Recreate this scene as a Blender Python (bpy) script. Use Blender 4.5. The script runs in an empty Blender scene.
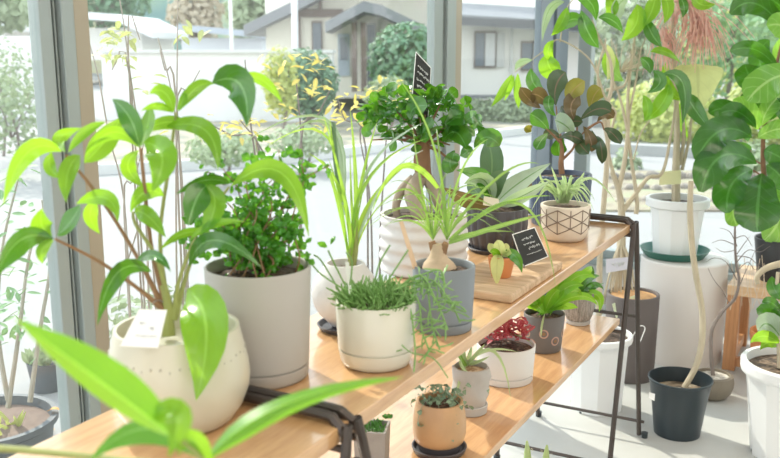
import bpy, bmesh, math, random
from mathutils import Vector, Matrix, noise
R=random.Random(7)
pi=math.pi
sc=bpy.context.scene; COL=sc.collection
# ------------------------------------------------------------ camera maths
f=900.0; PT=math.atan(184/900); YW=math.atan(498/math.hypot(900,184)); CH=1.4
cp,sp,cy,sy=math.cos(PT),math.sin(PT),math.cos(YW),math.sin(YW)
def ray(x,y):
    u=(x-390)/f; v=(229-y)/f
    up=v*cp-sp; fw=v*sp+cp
    return Vector((-fw*sy+u*cy, fw*cy+u*sy, up))
CAM=Vector((0,0,CH))
def P(x,y,d): return CAM+ray(x,y)*d
def onz(x,y,z):
    r=ray(x,y); return CAM+r*((z-CH)/r.z)
def proj(p):
    a,b,c=p[0],p[1],p[2]-CH
    fw=-a*sy+b*cy; r=a*cy+b*sy; dz=fw*cp-c*sp; vy=fw*sp+c*cp
    return (390+f*r/dz,229-f*vy/dz,dz)
def potloc(x,yb,yt,w,z0):
    q=onz(x,yb,z0); X0,Y0=q.x,q.y
    for i in range(8):
        d=proj((X0,Y0,z0))[2]; r=w/2/f*d
        ka=math.hypot(q.x,q.y); X0,Y0=q.x*(ka+r*.93)/ka,q.y*(ka+r*.93)/ka
    lo,hi=z0,z0+1.2
    for i in range(30):
        m=(lo+hi)/2
        if proj((X0,Y0,m))[1]>yt: lo=m
        else: hi=m
    return Vector((X0,Y0,z0)), r, lo-z0
def out(x,dist,z=0):     # a point of the ground at a horizontal distance along the bearing of column x
    u=(x-390)/f/cp
    return Vector((dist*(-sy+u*cy), dist*(cy+u*sy), z))
# ------------------------------------------------------------ materials
MATS={}
def newmat(name):
    m=bpy.data.materials.new(name); m.use_nodes=True; nt=m.node_tree; nt.nodes.clear()
    o=nt.nodes.new('ShaderNodeOutputMaterial'); return m,nt,o
def N(nt,t,**k):
    n=nt.nodes.new(t)
    for a,b in k.items():
        if a in n.inputs: n.inputs[a].default_value=b
        else: setattr(n,a,b)
    return n
def lk(nt,a,b): nt.links.new(a,b)
def mth(nt,op,a,b=None,c=None):
    n=nt.nodes.new('ShaderNodeMath'); n.operation=op
    for i,v in enumerate((a,b,c)):
        if v is None: continue
        if isinstance(v,(int,float)): n.inputs[i].default_value=v
        else: lk(nt,v,n.inputs[i])
    return n.outputs[0]
def rgb(c): return (c[0],c[1],c[2],1)
def plain(name,col,rough=.5,var=.12,scale=30,bump=0,bscale=60,metal=0,coat=0,spec=.5,stretch=(1,1,1)):
    if name in MATS: return MATS[name]
    m,nt,o=newmat(name)
    b=N(nt,'ShaderNodeBsdfPrincipled',Roughness=rough,Metallic=metal)
    b.inputs['Coat Weight'].default_value=coat; b.inputs['Coat Roughness'].default_value=.12
    b.inputs['Specular IOR Level'].default_value=spec
    tc=N(nt,'ShaderNodeTexCoord'); mp=N(nt,'ShaderNodeMapping'); mp.inputs['Scale'].default_value=stretch
    lk(nt,tc.outputs['Object'],mp.inputs[0])
    no=N(nt,'ShaderNodeTexNoise',Scale=scale,Detail=4); lk(nt,mp.outputs[0],no.inputs['Vector'])
    mx=N(nt,'ShaderNodeMix',data_type='RGBA')
    mx.inputs[6].default_value=rgb([c*(1-var) for c in col]); mx.inputs[7].default_value=rgb([min(1,c*(1+var)) for c in col])
    lk(nt,no.outputs['Fac'],mx.inputs[0]); lk(nt,mx.outputs[2],b.inputs['Base Color'])
    if bump:
        n2=N(nt,'ShaderNodeTexNoise',Scale=bscale,Detail=3); lk(nt,mp.outputs[0],n2.inputs['Vector'])
        bp=N(nt,'ShaderNodeBump',Strength=bump,Distance=.002); lk(nt,n2.outputs['Fac'],bp.inputs['Height']); lk(nt,bp.outputs[0],b.inputs['Normal'])
    lk(nt,b.outputs[0],o.inputs[0]); MATS[name]=m; return m
def speckle(name,c1,c2,scale,rough=.8,c3=None,bump=.6):
    if name in MATS: return MATS[name]
    m,nt,o=newmat(name); b=N(nt,'ShaderNodeBsdfPrincipled',Roughness=rough)
    tc=N(nt,'ShaderNodeTexCoord'); v=N(nt,'ShaderNodeTexVoronoi',Scale=scale); lk(nt,tc.outputs['Object'],v.inputs['Vector'])
    r=N(nt,'ShaderNodeValToRGB'); cr=r.color_ramp; cr.elements[0].color=rgb(c1); cr.elements[1].color=rgb(c2)
    if c3: e=cr.elements.new(.5); e.color=rgb(c3)
    sx=N(nt,'ShaderNodeSeparateColor'); lk(nt,v.outputs['Color'],sx.inputs[0]); lk(nt,sx.outputs[0],r.inputs[0])
    lk(nt,r.outputs[0],b.inputs['Base Color'])
    bp=N(nt,'ShaderNodeBump',Strength=bump,Distance=.004); bp.invert=True; lk(nt,v.outputs['Distance'],bp.inputs['Height']); lk(nt,bp.outputs[0],b.inputs['Normal'])
    lk(nt,b.outputs[0],o.inputs[0]); MATS[name]=m; return m
def woodmat(name,c1,c2,axis='y',scale=6,rough=.35,coat=.25):
    if name in MATS: return MATS[name]
    m,nt,o=newmat(name); b=N(nt,'ShaderNodeBsdfPrincipled',Roughness=rough)
    b.inputs['Coat Weight'].default_value=coat; b.inputs['Coat Roughness'].default_value=.1
    tc=N(nt,'ShaderNodeTexCoord'); mp=N(nt,'ShaderNodeMapping')
    s={'y':(9,.7,9),'x':(.7,9,9),'z':(9,9,.7)}[axis]; mp.inputs['Scale'].default_value=s
    lk(nt,tc.outputs['Object'],mp.inputs[0])
    n1=N(nt,'ShaderNodeTexNoise',Scale=scale,Detail=6,Distortion=.6); lk(nt,mp.outputs[0],n1.inputs['Vector'])
    w=N(nt,'ShaderNodeTexNoise',Scale=scale*8,Detail=3); lk(nt,mp.outputs[0],w.inputs['Vector'])
    a=mth(nt,'ADD',mth(nt,'MULTIPLY',n1.outputs['Fac'],.7),mth(nt,'MULTIPLY',w.outputs['Fac'],.3))
    r=N(nt,'ShaderNodeValToRGB'); cr=r.color_ramp; cr.elements[0].position=.35; cr.elements[1].position=.65
    cr.elements[0].color=rgb(c1); cr.elements[1].color=rgb(c2)
    lk(nt,a,r.inputs[0]); lk(nt,r.outputs[0],b.inputs['Base Color'])
    bp=N(nt,'ShaderNodeBump',Strength=.08,Distance=.002); lk(nt,a,bp.inputs['Height']); lk(nt,bp.outputs[0],b.inputs['Normal'])
    lk(nt,b.outputs[0],o.inputs[0]); MATS[name]=m; return m
def leafmat(name,base,trans,vein=None,tf=.4,rough=.32,back=None,nv=14,vs=.6,side=.8,coat=.0,var=.18):
    if name in MATS: return MATS[name]
    m,nt,o=newmat(name); vein=vein or [min(1,c*1.5+.05) for c in base]
    b=N(nt,'ShaderNodeBsdfPrincipled',Roughness=rough); b.inputs['Coat Weight'].default_value=coat; b.inputs['Coat Roughness'].default_value=.2; b.inputs['Coat IOR'].default_value=1.6
    tr=N(nt,'ShaderNodeBsdfTranslucent'); ms=N(nt,'ShaderNodeMixShader',Fac=tf)
    uv=N(nt,'ShaderNodeUVMap'); sp_=N(nt,'ShaderNodeSeparateXYZ'); lk(nt,uv.outputs[0],sp_.inputs[0])
    au=mth(nt,'ABSOLUTE',mth(nt,'SUBTRACT',sp_.outputs[0],.5))
    mid=mth(nt,'LESS_THAN',au,.035)
    sv=mth(nt,'GREATER_THAN',mth(nt,'SINE',mth(nt,'MULTIPLY',mth(nt,'SUBTRACT',sp_.outputs[1],mth(nt,'MULTIPLY',au,side)),nv*6.283)),.93)
    fac=mth(nt,'MAXIMUM',mid,mth(nt,'MULTIPLY',sv,vs*.6))
    tc=N(nt,'ShaderNodeTexCoord'); no=N(nt,'ShaderNodeTexNoise',Scale=18,Detail=3); lk(nt,tc.outputs['Object'],no.inputs['Vector'])
    oi=N(nt,'ShaderNodeObjectInfo')
    k=mth(nt,'ADD',mth(nt,'MULTIPLY',no.outputs['Fac'],.6),mth(nt,'MULTIPLY',oi.outputs['Random'],.4))
    def lev(c):
        x=N(nt,'ShaderNodeMix',data_type='RGBA'); x.inputs[6].default_value=rgb([a*(1-var*1.6) for a in c]); x.inputs[7].default_value=rgb([min(1,a*(1+var*1.6)) for a in c]); lk(nt,k,x.inputs[0]); return x.outputs[2]
    cb=lev(base)
    if back:
        g=N(nt,'ShaderNodeNewGeometry'); xb=N(nt,'ShaderNodeMix',data_type='RGBA'); lk(nt,g.outputs['Backfacing'],xb.inputs[0]); lk(nt,cb,xb.inputs[6]); xb.inputs[7].default_value=rgb(back); cb=xb.outputs[2]
    x=N(nt,'ShaderNodeMix',data_type='RGBA'); lk(nt,fac,x.inputs[0]); lk(nt,cb,x.inputs[6]); x.inputs[7].default_value=rgb(vein)
    lk(nt,x.outputs[2],b.inputs['Base Color']); lk(nt,lev(trans),tr.inputs['Color'])
    bp=N(nt,'ShaderNodeBump',Strength=.3,Distance=.001); bp.invert=True; lk(nt,fac,bp.inputs['Height']); lk(nt,bp.outputs[0],b.inputs['Normal'])
    lk(nt,b.outputs[0],ms.inputs[1]); lk(nt,tr.outputs[0],ms.inputs[2]); lk(nt,ms.outputs[0],o.inputs[0]); MATS[name]=m; return m
def glassmat(name,veil=.04,tint=(.97,.99,.98),refl=.05):  # veil: white diffuse share mixed into the pane to imitate glare haze
    m,nt,o=newmat(name)
    t=N(nt,'ShaderNodeBsdfTransparent',Color=rgb(tint)); d=N(nt,'ShaderNodeBsdfDiffuse',Color=(.95,.97,1,1)); tl=N(nt,'ShaderNodeBsdfTranslucent',Color=(.95,.97,1,1))
    g=N(nt,'ShaderNodeBsdfGlossy',Roughness=.02)
    a=N(nt,'ShaderNodeMixShader',Fac=.5); lk(nt,d.outputs[0],a.inputs[1]); lk(nt,tl.outputs[0],a.inputs[2])
    b=N(nt,'ShaderNodeMixShader',Fac=veil); lk(nt,t.outputs[0],b.inputs[1]); lk(nt,a.outputs[0],b.inputs[2])
    c=N(nt,'ShaderNodeMixShader',Fac=refl); lk(nt,b.outputs[0],c.inputs[1]); lk(nt,g.outputs[0],c.inputs[2])
    lk(nt,c.outputs[0],o.inputs[0]); return m
# ------------------------------------------------------------ mesh builder
class MB:
    def __init__(s): s.v=[]; s.f=[]; s.uv=[]
    def add(s,vs,fs,uvs=None):
        b=len(s.v); s.v+= [tuple(v) for v in vs]
        for q in fs:
            s.f.append([b+i for i in q]); s.uv.append([uvs[i] for i in q] if uvs else [(0.25,0.3)]*len(q))
        return s
    def box(s,x0,x1,y0,y1,z0,z1,M=None):
        vs=[Vector(p) for p in ((x0,y0,z0),(x1,y0,z0),(x1,y1,z0),(x0,y1,z0),(x0,y0,z1),(x1,y0,z1),(x1,y1,z1),(x0,y1,z1))]
        if M: vs=[M@v for v in vs]
        return s.add(vs,[(3,2,1,0),(4,5,6,7),(0,1,5,4),(1,2,6,5),(2,3,7,6),(3,0,4,7)])
    def lathe(s,prof,seg=64,mod=None,c=(0,0,0)):
        vs=[];n=len(prof)
        for i in range(seg):
            a=2*pi*i/seg
            for j,(r,z) in enumerate(prof):
                rr=mod(a,z,r,j) if mod else r
                vs.append((c[0]+rr*math.cos(a),c[1]+rr*math.sin(a),c[2]+z))
        fs=[(i*n+j,((i+1)%seg)*n+j,((i+1)%seg)*n+j+1,i*n+j+1) for i in range(seg) for j in range(n-1)]
        if prof[0][0]<1e-4 or prof[-1][0]<1e-4: pass
        return s.add(vs,fs)
    def tube(s,pts,rad,seg=8,sm=6,cap=True):
        pts=[Vector(p) for p in pts]
        if not isinstance(rad,(list,tuple)): rad=[rad]*len(pts)
        if len(rad)!=len(pts): rad=[rad[0]+(rad[-1]-rad[0])*i/(len(pts)-1) for i in range(len(pts))]
        if sm>1 and len(pts)>2:
            q=[];rr=[]
            for i in range(len(pts)-1):
                p0=pts[max(i-1,0)];p1=pts[i];p2=pts[i+1];p3=pts[min(i+2,len(pts)-1)]
                for k in range(sm):
                    t=k/sm
                    q.append(.5*((2*p1)+(p2-p0)*t+(2*p0-5*p1+4*p2-p3)*t*t+(3*p1-p0-3*p2+p3)*t**3)); rr.append(rad[i]+(rad[i+1]-rad[i])*t)
            q.append(pts[-1]); rr.append(rad[-1]); pts,rad=q,rr
        n=len(pts); T=[(pts[min(i+1,n-1)]-pts[max(i-1,0)]).normalized() for i in range(n)]
        ref=Vector((0,0,1)) if abs(T[0].z)<.9 else Vector((1,0,0)); u=T[0].cross(ref).normalized(); vs=[]
        for i in range(n):
            u=(u-T[i]*u.dot(T[i])).normalized(); w=T[i].cross(u)
            for k in range(seg):
                a=2*pi*k/seg; vs.append(pts[i]+(u*math.cos(a)+w*math.sin(a))*rad[i])
        fs=[(i*seg+k,i*seg+(k+1)%seg,(i+1)*seg+(k+1)%seg,(i+1)*seg+k) for i in range(n-1) for k in range(seg)]
        if cap: fs+= [tuple(range(seg))[::-1],tuple((n-1)*seg+k for k in range(seg))]
        return s.add(vs,fs)
    def ball(s,c,r,seg=10,rings=7,sc_=(1,1,1)):
        vs=[];
        for j in range(rings+1):
            t=pi*j/rings
            for i in range(seg):
                a=2*pi*i/seg; vs.append((c[0]+r*sc_[0]*math.sin(t)*math.cos(a),c[1]+r*sc_[1]*math.sin(t)*math.sin(a),c[2]+r*sc_[2]*math.cos(t)))
        return s.add(vs,[(j*seg+i,(j+1)*seg+i,(j+1)*seg+(i+1)%seg,j*seg+(i+1)%seg) for j in range(rings) for i in range(seg)])
    def build(s,name,mat,parent=None,loc=None,smooth=True,bevel=0,flat_angle=40):
        me=bpy.data.meshes.new(name); me.from_pydata(s.v,[],s.f); me.update()
        l=me.uv_layers.new(name='UVMap'); k=0
        for u in s.uv:
            for q in u: l.data[k].uv=q; k+=1
        if smooth:
            for p in me.polygons: p.use_smooth=True
            try: me.set_sharp_from_angle(angle=math.radians(flat_angle))
            except Exception: pass
        me.materials.append(mat)
        o=bpy.data.objects.new(name,me); COL.objects.link(o)
        if parent: o.parent=parent; 
        if loc is not None: o.location=loc
        elif parent:
            r=parent
            off=Vector((0,0,0))
            while r: off+=r.location; r=r.parent
            o.location=-off
        if bevel:
            b=o.modifiers.new('bevel','BEVEL'); b.width=bevel; b.segments=2; b.limit_method='ANGLE'; b.angle_limit=math.radians(50)
        return o
# parts are modelled in world coordinates; build() moves them under their (unrotated) thing
PROF={'ellip':[0,.42,.72,.9,.99,1,.93,.8,.58,.3,0],'lance':[0,.5,.85,1,.98,.9,.78,.62,.45,.25,0],
 'obov':[0,.25,.42,.58,.74,.88,.98,1,.92,.66,0],'fiddle':[0,.42,.62,.74,.83,.92,.98,1,.95,.74,.15],'round':[0,.62,.86,.97,1,1,.98,.92,.8,.56,0],
 'strap':[.5,.8,.95,1,1,1,.95,.85,.7,.45,0],'disc':[0,.6,.8,.92,.98,1,.98,.92,.8,.6,0],'heartleaf':[0,.75,.97,1,.95,.86,.73,.57,.4,.2,0],'heart':[.5,1,1,.97,.9,.8,.68,.54,.38,.2,0],'grass':[.6,.9,1,1,.95,.88,.78,.65,.5,.3,0]}
def leaf(mb,b,m,t,w,prof='ellip',roll=0,fold=.18,cup=0,wave=0,nh=None,nc=4,ns=10,twist=0):
    b,m,t=Vector(b),Vector(m),Vector(t); c=2*m-.5*(b+t); vs=[];uvs=[]; pf=PROF[prof]
    ph=R.random()*6
    for i in range(ns+1):
        s=i/ns; p=b*(1-s)**2+c*2*s*(1-s)+t*s*s; tg=((c-b)*(1-s)+(t-c)*s)
        if tg.length<1e-6: tg=t-b
        tg.normalize(); h=nh if nh is not None else (CAM-p).normalized()
        sd=tg.cross(h)
        if sd.length<1e-3: sd=tg.cross(Vector((.3,.2,.9)))
        sd.normalize(); n=sd.cross(tg)
        a=math.radians(roll+twist*s); sd,n=sd*math.cos(a)+n*math.sin(a), n*math.cos(a)-sd*math.sin(a)
        k=s*10; j=min(int(k),9); ww=w/2*(pf[j]+(pf[j+1]-pf[j])*(k-j))
        for q in range(nc+1):
            x=2*q/nc-1
            vs.append(p+sd*ww*x+n*(fold*ww*abs(x)-cup*ww*x*x+(wave*ww*math.sin(s*14+ph+(1 if x>0 else 2.2))*abs(x) if wave else 0)))
            uvs.append((.5+.5*x,s))
    fs=[(i*(nc+1)+q,i*(nc+1)+q+1,(i+1)*(nc+1)+q+1,(i+1)*(nc+1)+q) for i in range(ns) for q in range(nc)]
    mb.add(vs,fs,uvs)
def tag(o,label=None,cat=None,group=None,kind=None):
    if label: o['label']=label
    if cat: o['category']=cat
    if group: o['group']=group
    if kind: o['kind']=kind
    return o
def thing(name,label,cat,loc,group=None):
    o=bpy.data.objects.new(name,None); o.empty_display_size=.02; COL.objects.link(o); o.location=loc
    return tag(o,label,cat,group)
def struct(name,mb,m,**k):
    o=mb.build(name,m,**k); o['kind']='structure'; return o
# ------------------------------------------------------------ material set
birch=woodmat('birch board',(.52,.28,.125),(.70,.43,.21),'y',5,.3,.9)
oldwood=woodmat('board wood',(.42,.27,.15),(.66,.47,.30),'x',6,.6,0)
orangewood=woodmat('orange wood',(.45,.2,.08),(.62,.32,.15),'z',5,.4,.2)
steel=plain('dark steel',(.085,.07,.063),.42,.15,30,metal=.6)
alu=plain('brushed aluminium',(.34,.39,.39),.42,.06,4,metal=.3,stretch=(1,1,.1))
alu_groove=plain('window gasket',(.10,.12,.13),.6)
alu_beige_refl=plain('beige reflection aluminium',(.40,.35,.27),.45,.05,6,metal=.3)  # beige put into the colour to imitate a reflection on the jamb
soilm=speckle('potting soil',(.03,.018,.012),(.16,.10,.07),160,c3=(.07,.045,.03))
pebble=speckle('pumice gravel',(.35,.22,.12),(.75,.66,.52),110,c3=(.5,.38,.25))
cream=plain('cream glaze',(.60,.575,.46),.28,.04,8,coat=.35,bump=.08)
warmgrey=plain('warm grey ceramic',(.44,.415,.385),.62,.03,8)
offwhite=plain('off white glaze',(.70,.67,.57),.35,.03,10,coat=.3)
roughwhite=plain('rough white clay',(.64,.62,.61),.85,.06,40,bump=.5,bscale=90)
white=plain('white plastic',(.83,.84,.84),.35,.02,5)
bluegrey=plain('blue grey ceramic',(.20,.225,.25),.5,.05,10)
charcoal=plain('charcoal ceramic',(.075,.07,.078),.5,.12,12)
navy=plain('navy glaze',(.045,.07,.13),.3,.1,12,coat=.4)
terracotta=plain('terracotta',(.62,.23,.08),.7,.1,30)
darkplastic=plain('dark plastic',(.028,.04,.048),.35,.08,10)
paper=plain('paper',(.88,.88,.87),.7,.02,20)
black=plain('chalkboard',(.03,.032,.033),.7,.2,30)
ink=plain('grey ink',(.28,.3,.32),.8)
chalk=plain('chalk',(.7,.72,.72),.9)
bark=plain('pale bark',(.50,.43,.31),.8,.2,20,bump=.5,bscale=50)
brownbark=plain('brown bark',(.24,.13,.07),.85,.3,30,bump=.8,bscale=60)
greybark=plain('grey bark',(.22,.18,.16),.85,.25,30,bump=.6)
L_bright=leafmat('bright leaf',(.12,.34,.025),(.42,.72,.03),(.3,.6,.1),.5,.26,nv=9,vs=.25,coat=.4)
L_dark=leafmat('dark glossy leaf',(.03,.15,.015),(.18,.46,.02),(.2,.4,.15),.25,.22,nv=8,vs=.25,coat=.5)
L_ficus=leafmat('ficus leaf',(.035,.165,.02),(.2,.5,.02),None,.3,.2,nv=6,vs=.2,coat=.7)
L_fiddle=leafmat('fiddle leaf',(.018,.105,.014),(.14,.42,.015),(.09,.26,.06),.28,.22,nv=6,vs=.5,side=.5,coat=.5)
L_fiddleb=leafmat('bright fiddle leaf',(.12,.35,.06),(.45,.8,.08),(.5,.7,.3),.45,.3,nv=6,vs=.8,side=.5)  # brighter, more translucent green than the other fiddle leaves
L_rubber=leafmat('burgundy rubber leaf',(.05,.095,.05),(.18,.19,.05),(.2,.13,.1),.18,.2,back=(.12,.075,.05),nv=18,vs=.1)
L_olive=leafmat('olive rubber leaf',(.16,.17,.03),(.5,.42,.05),(.3,.2,.1),.4,.25,nv=18,vs=.1)
L_brown=leafmat('brown rubber leaf',(.13,.095,.045),(.28,.2,.06),(.3,.2,.12),.2,.25,nv=18,vs=.1)
L_palm=leafmat('palm leaf',(.20,.42,.05),(.55,.80,.10),(.5,.7,.2),.45,.35,nv=2,vs=0)
L_grass=leafmat('grass leaf',(.20,.35,.10),(.45,.7,.10),(.4,.6,.2),.35,.35,nv=1,vs=0)
L_glare_pale=leafmat('pale glare leaf',(.42,.52,.42),(.4,.6,.2),(.12,.25,.1),.25,.2,back=(.16,.10,.06),nv=10,vs=.3,coat=.4)  # whitish base colour stands for sky glare; also serves a variegated leaf
L_snake=leafmat('broad grey green leaf',(.10,.18,.09),(.2,.35,.1),(.16,.26,.12),.15,.35,nv=12,vs=.3)
L_var=leafmat('pale striped leaf',(.45,.58,.32),(.6,.75,.35),(.2,.45,.12),.35,.4,nv=1,vs=0)
L_yellow=leafmat('pale yellow leaf',(.62,.68,.28),(.8,.85,.35),(.45,.5,.2),.45,.5,nv=5,vs=.6,side=.6)
L_pink=plain('dried pink strands',(.85,.50,.42),.8,.25,40)
L_fore=leafmat('near leaf',(.07,.24,.03),(.42,.78,.02),(.3,.6,.1),.33,.3,nv=9,vs=.2,coat=.4)
L_red=leafmat('red fittonia leaf',(.42,.05,.07),(.6,.1,.12),(.8,.45,.45),.3,.4,nv=7,vs=.9)
L_rhip=leafmat('rhipsalis stem',(.22,.40,.12),(.3,.5,.12),None,.1,.45,nv=1,vs=0)
L_succ=leafmat('blue green succulent',(.22,.33,.22),(.3,.4,.2),None,.1,.5,nv=1,vs=0)
stemg=plain('green stem',(.30,.33,.10),.6,.2,40)
stemb=plain('brown stem',(.28,.16,.08),.7,.2,40)
# ------------------------------------------------------------ the room
WX=-1.47; WY=4.67
floorm=plain('grey floor',(.52,.52,.495),.38,.10,3,bump=.05,bscale=20)
struct('floor',MB().box(WX-.06,3.2,-2.6,WY+.06,-.06,0),floorm,smooth=False)
wallm=plain('white wall',(.82,.82,.80),.8,.02,4)
struct('ceiling',MB().box(WX-.06,3.2,-2.6,WY+.06,2.65,2.72),wallm,smooth=False)
struct('wall_right',MB().box(3.1,3.2,-2.6,WY+.06,0,2.65),wallm,smooth=False)
m=MB(); m.box(WX-.06,3.1,-2.6,-2.5,0,.3); m.box(WX-.06,3.1,-2.6,-2.5,2.45,2.65); m.box(WX-.06,-1.0,-2.6,-2.5,.3,2.45); m.box(2.6,3.1,-2.6,-2.5,.3,2.45)
struct('wall_back',m,wallm,smooth=False)
m=MB(); m.box(WX-.05,WX+.05,-2.5,1.233,2.4,2.65); m.box(WX-.05,WX+.05,1.233,WY,2.4,2.65)
struct('wall_left',m,wallm,smooth=False)
m=MB(); m.box(WX+.05,3.1,WY,WY+.08,0,.25); m.box(WX+.05,3.1,WY,WY+.08,2.4,2.65)
struct('wall_far',m,plain('painted sill',(.66,.67,.66),.5,.04),smooth=False)
m=MB(); m.box(WX-.04,WX+.05,-2.5,WY,0,.05); m.box(WX-.03,WX+.04,-2.5,WY,2.34,2.4)
struct('trim_1',m,alu,smooth=False,bevel=.004)
m=MB(); m.box(WX+.05,3.1,WY-.05,WY+.09,.25,.285); m.box(WX+.05,3.1,WY-.01,WY+.05,.285,.33)
struct('trim_2',m,alu,smooth=False,bevel=.004)
def post(name,ya,yb,yc=None,alu=alu):
    ym=(ya+yb)/2
    m=MB(); m.box(WX-.022,WX+.010,ya,ym-.007,.05,2.34); m.box(WX-.010,WX+.022,ym+.007,yb,.05,2.34)
    o=struct(name,m,alu,smooth=False,bevel=.003)
    g=MB().box(WX-.015,WX+.002,ym-.007,ym+.007,.05,2.34).build('gasket',alu_groove,o,smooth=False)
    MB().box(WX+.0025,WX+.008,ym-.002,ym+.002,.05,2.34).build('track_lip',alu,o,smooth=False)
    if yc: MB().box(WX-.022,WX+.018,yb,yc,.05,2.34).build('jamb_beige_reflection',alu_beige_refl,o,smooth=False,bevel=.003)
    return o
post('window_1',1.258,1.336,1.378); post('window_2',3.035,3.20,3.262); post('window_3',4.20,4.60,None,plain('blue grey post',(.20,.245,.29),.45,.05,4,metal=.2))  # third post has a darker, bluer colour than the others
MB_=MB; m=MB(); m.box(WX+.06,WX+.13,WY-.02,WY+.05,.285,2.4); struct('window_4',m,alu,smooth=False,bevel=.004)
post('window_5',-1.6,-1.5)
gm=glassmat('window glass',.010,refl=.03)
for i,(a,b) in enumerate(((-2.5,-1.6),(-1.5,1.258),(1.378,3.035),(3.262,4.20))):
    struct('window_%d'%(6+i),MB().box(WX-.004,WX+.002,a,b,.05,2.34),gm,smooth=False)
struct('window_10',MB().box(WX+.13,3.1,WY+.015,WY+.02,.33,2.4),gm,smooth=False)
# ------------------------------------------------------------ light
w=bpy.data.worlds.new('sky'); sc.world=w; w.use_nodes=True; nt=w.node_tree; bg=nt.nodes['Background']
tc=N(nt,'ShaderNodeTexCoord'); s_=N(nt,'ShaderNodeSeparateXYZ'); lk(nt,tc.outputs['Generated'],s_.inputs[0])
r=N(nt,'ShaderNodeValToRGB'); r.color_ramp.elements[0].color=(1,.99,.96,1); r.color_ramp.elements[1].color=(.78,.88,1,1); r.color_ramp.elements[1].position=.8
lk(nt,s_.outputs[2],r.inputs[0]); lk(nt,r.outputs[0],bg.inputs[0]); bg.inputs[1].default_value=SKY=2.1
def lamp(name,kind,loc,energy,col=(1,1,1),size=1,rot=None,sy_=None):
    l=bpy.data.lights.new(name,kind); l.energy=energy; l.color=col
    if kind=='AREA': l.shape='RECTANGLE'; l.size=size; l.size_y=sy_ or size
    if kind=='SUN': l.angle=math.radians(1.2)
    o=bpy.data.objects.new(name,l); COL.objects.link(o); o.location=loc
    if rot is not None: o.rotation_euler=rot
    return o
d=Vector((.90,-.40,-.80)).normalized()
su=lamp('sun','SUN',(-5,5,6),4.2,(1,.93,.82)); su.rotation_euler=d.to_track_quat('-Z','Y').to_euler()
for i,(x,y) in enumerate(((.9,.2),(.9,2.2),(.9,-1.6))):
    lamp('room_fill','AREA',(x,y,2.6),18,(1,.87,.72),1.6,(0,0,0),1.2)  # unseen fill lamps added under the ceiling to brighten the room
# ------------------------------------------------------------ camera
cd=bpy.data.cameras.new('camera'); cam=bpy.data.objects.new('camera',cd); COL.objects.link(cam); sc.camera=cam
cd.sensor_width=36; cd.lens=36*f/780; cam.location=CAM; cam.rotation_euler=(pi/2-PT,0,YW)
cd.clip_start=.05; cd.clip_end=300
cd.dof.use_dof=True; cd.dof.focus_distance=2.45; cd.dof.aperture_fstop=5.4
sc.view_settings.view_transform='Standard'; sc.view_settings.look='None'; sc.view_settings.gamma=1; sc.view_settings.use_curve_mapping=False
sc.view_settings.exposure=0.22
sc.cycles.use_denoising=True; sc.cycles.max_bounces=10; sc.cycles.transparent_max_bounces=24; sc.cycles.transmission_bounces=4
#@@OBJECTS
# ------------------------------------------------------------ shelf unit
SZ=.85; LZ=.538
tag(MB().box(-1.0,-.655,-.35,2.79,SZ-.026,SZ).build('shelf_board',birch,smooth=False,bevel=.002),'upper birch shelf board carrying the row of larger pots','shelf board','boards of the plant stand')
tag(MB().box(-1.0,-.674,.75,2.795,LZ-.02,LZ).build('shelf_board',birch,smooth=False,bevel=.002),'lower birch shelf board carrying the row of small pots','shelf board','boards of the plant stand')
def trestle(yc,label,ring=False):
    t=thing('trestle',label,'trestle',(-.85,yc,0),'folding trestles of the plant stand')
    for sgn in (-1,1):
        yt=yc+sgn*.012; yb=yc+(.33 if sgn>0 else -.10); x0,x1=-1.046,-.643; zt=SZ+.012
        def at(x,z): k=(zt-z)/zt; return (x-.02*k*(x>-.8),yt+(yb-yt)*k,z)
        r=.045; p=[at(x0,.01),at(x0,.4),at(x0,zt-r)]
        for a in (30,60): p.append(at(x0+r-r*math.cos(math.radians(a)),zt-r+r*math.sin(math.radians(a))))
        p+= [at(x0+r,zt),at((x0+x1)/2,zt),at(x1-r,zt)]
        for a in (60,30): p.append(at(x1-r+r*math.cos(math.radians(a)),zt-r+r*math.sin(math.radians(a))))
        p+= [at(x1,zt-r),at(x1,.4),at(x1,.01)]
        o=MB().tube(p,.0085,8,3).build('leg_frame',steel,t)
        for z in (.07,):
            k=(zt-z)/zt; y=yt+(yb-yt)*k
            MB().tube([(x0,y,z),(x1,y,z)],.006,8,1).build('stretcher',steel,t)
        for z in (LZ-.03,SZ-.034):
            k=(zt-z)/zt; y=yt+(yb-yt)*k
            MB().tube([(x0,y,z),(x1,y,z)],.006,8,1).build('shelf_rail',steel,t)
        for x in (x0,x1): MB().lathe([(0,0),(.011,0),(.012,.02),(0,.02)],16,c=(x,yb,0)).build('rubber_foot',darkplastic,o)
    return t
t=trestle(1.069,'dark steel folding trestle at the near end, its bars crossing the board')
MB().lathe([(0,-.006),(.008,-.006),(.008,.006),(0,.006)],16).build('bolt',steel,t,loc=Vector((.213,0,.79)))
trestle(2.80,'dark steel folding trestle at the far end of the stand beside the white plinth')
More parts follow.
